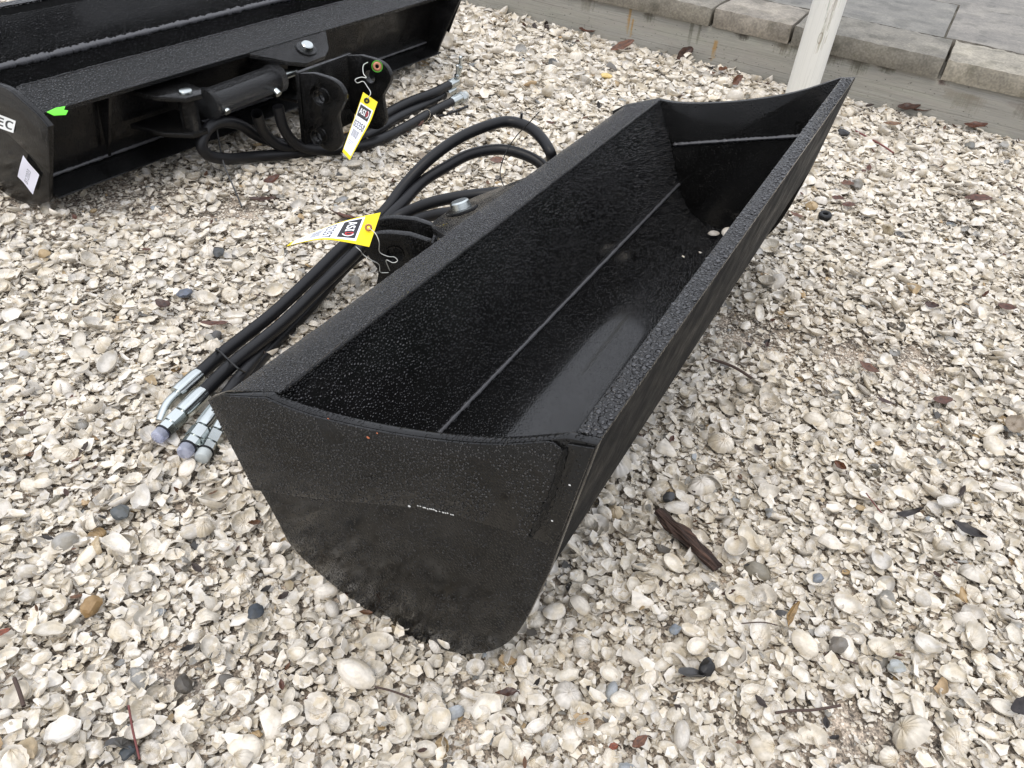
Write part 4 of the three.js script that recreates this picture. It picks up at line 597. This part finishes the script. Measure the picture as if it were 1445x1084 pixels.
leaf([1.604, 0, -3.515], 0.075, 0.0, 2, 'brown leaf at the wall foot right of the post, left of a pair', 0.45, 0.2, 0.2, 0.4);
leaf([1.668, 0, -3.517], 0.085, -0.3, 1, 'brown leaf at the wall foot right of the post, right of a pair', 0.45, 0.2, 0.2, 0.4);
leaf([1.464, 0, -3.295], 0.06, 0.0, 3, 'orange-brown leaf on shells a little before the wall', 0.4);
leaf([1.839, 0, -3.362], 0.07, -0.2, 1, 'brown leaf half buried at the wall foot near the right edge', 0.4, 0.2, 0.2, 0.4);
leaf([0.5151, 0, -0.7977], 0.05, 1.15, 4, 'curled ochre leaf blade in the right foreground', 0.26, 0.5, 0.6, 0.4);
leaf([0.2423, 0, -0.5494], 0.027, 0.7, 0, 'small brown leaf at the bottom edge', 0.5);
leaf([0.2038, 0, -0.5379], 0.014, 0.3, 6, 'tiny orange scrap at the bottom edge beside the small brown leaf', 0.7);
leaf([-0.7339, 0, -0.6128], 0.024, 0.6, 6, 'bright orange scrap at the left edge of the foreground', 0.4, 0, 0, 0.1);
leaf([1.14, -0, -1.876], 0.04, -0.8, 2, 'dark leaf between shells right of the bare patch', 0.5, 0.3, 0.4, 0.5);
leaf([1.36, 0, -1.904], 0.045, -0.6, 1, 'brown leaf near the right edge, level with the bare patch', 0.5, 0.3, 0.3, 0.4);
leaf([-0.136, 0, -2.515], 0.045, 0.3, 0, 'red-brown scrap seen through the hose arch', 0.8);
leaf([0.9205, 0, -1.04], 0.06, -0.8, 5, 'black rotten bark flake at right, above the foreground', 0.35, 0.3, 0.3, 0.3);
leaf([0.8065, 0, -1.071], 0.055, 0.3, 5, 'dark curved bark strip left of the black flake', 0.22, 0.8, 0.3, 0.3);
leaf([0.8643, 0, -0.6767], 0.05, 0.4, 5, 'black bark scrap at the lower right edge', 0.5, 0.3, 0.3, 0.3);
leaf([0.0455, 0, -0.602], 0.025, 0.2, 2, 'small dark brown scrap below the rounded end of the front bucket', 0.5);
{ // piece of rotten wood
  const a = [0.3038, 0, -1.002], b = [0.404, 0, -0.8824], L = Math.hypot(b[0] - a[0], b[2] - a[2]);
  const t = thing('wood_piece', 'long dark brown splintered wood piece right of the front bucket', 'wood', top([(a[0] + b[0]) / 2, 0, (a[2] + b[2]) / 2], 0.04), Math.atan2(-(b[2] - a[2]), b[0] - a[0]));
  const g = new THREE.CylinderGeometry(0.0135, 0.0135, L, 30, 60), p = g.attributes.position;
  for (let i = 0; i < p.count; i++) { const y = p.getY(i) / L, x = p.getX(i), z = p.getZ(i), an = Math.atan2(z, x), k = (0.62 + 0.35 * Math.sin(Math.PI * clamp(0.5 + y * 1.1))) * (1 + 0.5 * NZ.noise(Math.cos(an) * 2, y * 5, Math.sin(an) * 2) + 0.5 * NZ.noise(Math.cos(an) * 7, y * 5, Math.sin(an) * 7)) * (0.85 - 0.5 * y * (y < 0 ? 0.6 : -0.6)); p.setX(i, x * k * 0.8); p.setZ(i, z * k * 1.2); p.setY(i, p.getY(i) + 0.006 * NZ.noise(an * 3, 1, y > 0 ? 3 : 8)); }
  g.rotateZ(Math.PI / 2); g.computeVertexNormals();
  const wt = (() => { const n = 256, q = tileNoise(n, 6, 81), f = tileNoise(n, 90, 82); return dataTex(n, n, (i, j) => { const v = 92 + 50 * (q(i, j) - 0.5) + 90 * (f(i, Math.floor(j / 14)) - 0.5); return [v * 1.05, v * 0.82, v * 0.7]; }, true); })();
  part('grain', g, new THREE.MeshStandardMaterial({ map: wt, bumpMap: wt, bumpScale: 0.004, roughness: 0.9, color: new THREE.Color().setRGB(0.36, 0.35, 0.35) }), t);
}
const twigMat = new THREE.MeshStandardMaterial({ color: new THREE.Color().setRGB(0.07, 0.045, 0.035), roughness: 0.8 }), twigRed = new THREE.MeshStandardMaterial({ color: new THREE.Color().setRGB(0.16, 0.045, 0.04), roughness: 0.6 });
function twig(pts, r, label, mat = twigMat) { const o = top(pts[0], 0.037), t = thing('twig', label, 'twig', o, 0, 'twigs on the shells'); const rel = pts.map((p, i) => { const q = top(p, 0.037 + (i % 2) * 0.003); return [q[0] - o[0], q[1] - o[1], q[2] - o[2]]; }); part('stem', tube(rel, r, 30, 7), mat, t); return t; }
{ // small crumbs of bark and leaf caught between the shells
  const n = 900, g = leafGeo(0.5, 0.3, 0.4, 3), im = fin(new THREE.InstancedMesh(g, new THREE.MeshStandardMaterial({ color: 0xffffff, map: leafTex, roughness: 0.6, side: THREE.DoubleSide }), n)), m = new THREE.Matrix4(), q = new THREE.Quaternion(), e = new THREE.Euler(), col = new THREE.Color(), cs = [[0.24, 0.09, 0.05], [0.15, 0.07, 0.045], [0.09, 0.055, 0.04], [0.32, 0.15, 0.07], [0.05, 0.04, 0.035]];
  for (let i = 0; i < n; i++) { let x, z; do { z = rr(-4.6, -0.4); const k = -z - 0.25; x = rr(-1 - k * 0.55, 1.1 + k * 0.6); } while (wallDist(x, z) > -0.03 || (NZ.noise(x * 1.7, z * 1.7, 8) < 0.05 && wallDist(x, z) < -0.5 && rnd() < 0.7)); if (i < 90) { const s = rr(-1.3, 1.4), d = -rr(0.03, 0.16); x = WALL[0] + BU[0] * s + BA[0] * d; z = WALL[1] + BU[1] * s + BA[1] * d; } e.set(gauss() * 0.5, rnd() * 6.28, gauss() * 0.5); q.setFromEuler(e); const k = rr(0.008, 0.026) * (1 + clamp((-z - 2) * 0.4)); m.compose(new THREE.Vector3(x, gh(x, z) + rr(0.018, 0.032), z), q, new THREE.Vector3(k, k, k * rr(0.5, 1.2))); im.setMatrixAt(i, m); im.setColorAt(i, col.setRGB(...cs[Math.floor(rnd() * 5)])); }
  im.name = 'leaf_crumbs'; im.userData.kind = 'stuff'; ground.add(im);
}
twig([[0.475, 0, -1.511], [0.5219, 0, -1.486], [0.5629, 0, -1.453]], 0.0035, 'straight dark twig just right of the front bucket lip');
twig([[0.4583, 0, -0.6215], [0.4838, 0, -0.6267], [0.5186, 0, -0.6329], [0.5639, 0, -0.6438]], 0.0022, 'grey-brown twig in the right foreground');
twig([[0.5591, 0, -0.7329], [0.5843, 0, -0.7243], [0.6111, 0, -0.7186]], 0.0014, 'thin dark twig below the ochre leaf');
twig([[0.4283, 0, -0.7716], [0.4656, 0, -0.7762], [0.4898, 0, -0.7751]], 0.0011, 'hair-thin twig left of the ochre leaf');
twig([[-0.1543, 0, -0.587], [-0.1294, 0, -0.5819], [-0.1003, 0, -0.5762]], 0.0016, 'short dark twig below the end plate of the front bucket');
twig([[-0.4976, 0, -0.5223], [-0.4743, 0, -0.4862], [-0.4494, 0, -0.4502]], 0.0016, 'red stem at the bottom left edge', twigRed);
twig([[1.29, 0, -3.2], [1.355, 0, -3.072], [1.383, 0, -2.997]], 0.0035, 'long thin red-brown twig before the wall at right', twigRed);
twig([[0.7411, 0, -1.119], [0.75, 0, -1.084], [0.7642, 0, -1.054]], 0.0013, 'thin red twig left of the dark bark strip', twigRed);
twig([[-0.675, 0, -0.5435], [-0.6555, 0, -0.5237], [-0.6385, 0, -0.5042]], 0.003, 'brown twig at the lower left edge');
{
  const t = thing('rubber_ring', 'small black rubber ring on the shells beyond the front bucket', 'ring', top([0.9626, 0, -2.377], 0.03)); t.rotation.set(0.12, 0, 0.1);
  part('ring', new THREE.LatheGeometry([[0.0095, -0.009], [0.018, -0.009], [0.0215, -0.004], [0.0215, 0.004], [0.018, 0.009], [0.0095, 0.009], [0.0085, 0], [0.0095, -0.009]].map((p) => new THREE.Vector2(...p)), 28), M.rubber, t);
}
function stoneBit(p, s, c, label, sq = 0.5) { const t = thing('stone', label, 'stone', top(p, 0.034), rnd() * 6, 'dark and coloured stones among the shells'); const m = part('stone_body', pebble(p[0] * 31 + p[2], sq), new THREE.MeshStandardMaterial({ color: new THREE.Color().setRGB(...c), map: stainTex, roughness: 0.5 }), t); m.scale.setScalar(s); }
stoneBit([-0.669, 0, -0.8656], 0.036, [0.1, 0.11, 0.115], 'dark grey flat stone at left, level with the bucket end');
stoneBit([-0.3693, 0, -0.6938], 0.03, [0.05, 0.06, 0.075], 'blue-black ribbed stone left of the rounded bucket end');
stoneBit([-0.6277, 0, -0.6758], 0.036, [0.34, 0.22, 0.1], 'tan crusted stone in the left foreground', 0.7);
stoneBit([-0.4704, 0, -0.4596], 0.022, [0.04, 0.05, 0.06], 'small black stone at the bottom left edge');
stoneBit([0.3313, 0, -1.05], 0.028, [0.05, 0.052, 0.056], 'black stone at the upper end of the wood piece');
stoneBit([0.3594, 0, -0.685], 0.03, [0.02, 0.02, 0.022], 'jet black lump in the foreground right of centre', 0.9);
stoneBit([0.3143, 0, -0.7494], 0.022, [0.24, 0.27, 0.31], 'blue-grey chip right of the rounded bucket end');
stoneBit([0.5884, 0, -0.8896], 0.022, [0.23, 0.26, 0.31], 'blue chip above the ochre leaf');
stoneBit([0.6776, 0, -0.7239], 0.03, [0.4, 0.42, 0.42], 'pale blue-grey stone in the right foreground');
stoneBit([0.5893, 0, -0.7536], 0.032, [0.22, 0.2, 0.18], 'brown-grey round stone below the ochre leaf', 0.7);
stoneBit([-0.8294, 0, -1.554], 0.036, [0.13, 0.15, 0.2], 'slate blue stone left of the hoses');
stoneBit([-0.8167, 0, -1.753], 0.036, [0.08, 0.085, 0.09], 'dark grey stone left of the curling tag');
stoneBit([1.232, 0, -3.169], 0.05, [0.035, 0.035, 0.04], 'black lump before the wall right of the post');
stoneBit([1.75, 0, -3.172], 0.045, [0.2, 0.2, 0.19], 'grey stone before the wall near the right edge', 0.8);
stoneBit([1.14, 0, -2.648], 0.05, [0.26, 0.25, 0.23], 'grey-brown stone above the rubber ring', 0.8);
stoneBit([-0.4369, 0, -0.5656], 0.03, [0.09, 0.08, 0.07], 'brown earth lump in the left foreground', 0.8);
stoneBit([0.2687, 0, -3.53], 0.05, [0.75, 0.56, 0.22], 'yellow-orange pebble before the wall behind the bucket');
{ // shell bits that fell into the front bucket
  const spots = [[1010, 329, 0.03], [1028, 328, 0.04], [964, 364, 0.012], [988, 358, 0.014], [975, 345, 0.006], [1004, 342, 0.006]]; const at = [[-0.0774, 0.097, 1.469], [-0.0452, 0.1, 1.493], [-0.1051, 0.098, 1.284], [-0.0736, 0.099, 1.334], [-0.1125, 0.097, 1.371], [-0.0678, 0.098, 1.419]];
  const L = ['flat cream shell on the far floor of the front bucket, left of two', 'white clam shell on the far floor of the front bucket, beside the lip', 'square white chip alone on the bucket floor', 'narrow white chip on the bucket floor below the two shells'];
  at.forEach((p, i) => { if (i > 3) return; const u = p[0], w = p[2], c = Math.cos(-0.43968), s = Math.sin(-0.43968); const m = part(numbered('fallen_shell'), protos[i < 2 ? i : nWhole + i].g, partMats[3 + i], scene); m.position.set(-0.0284 + u * c - w * s, p[1] + 0.004, -0.653 - u * s - w * c); m.scale.setScalar(spots[i][2]); m.rotation.set(0.1, i * 1.3, 0.15); m.userData = { label: L[i], category: 'shell', group: 'shells fallen into the front bucket' }; });
}
renderer.render(scene, camera);
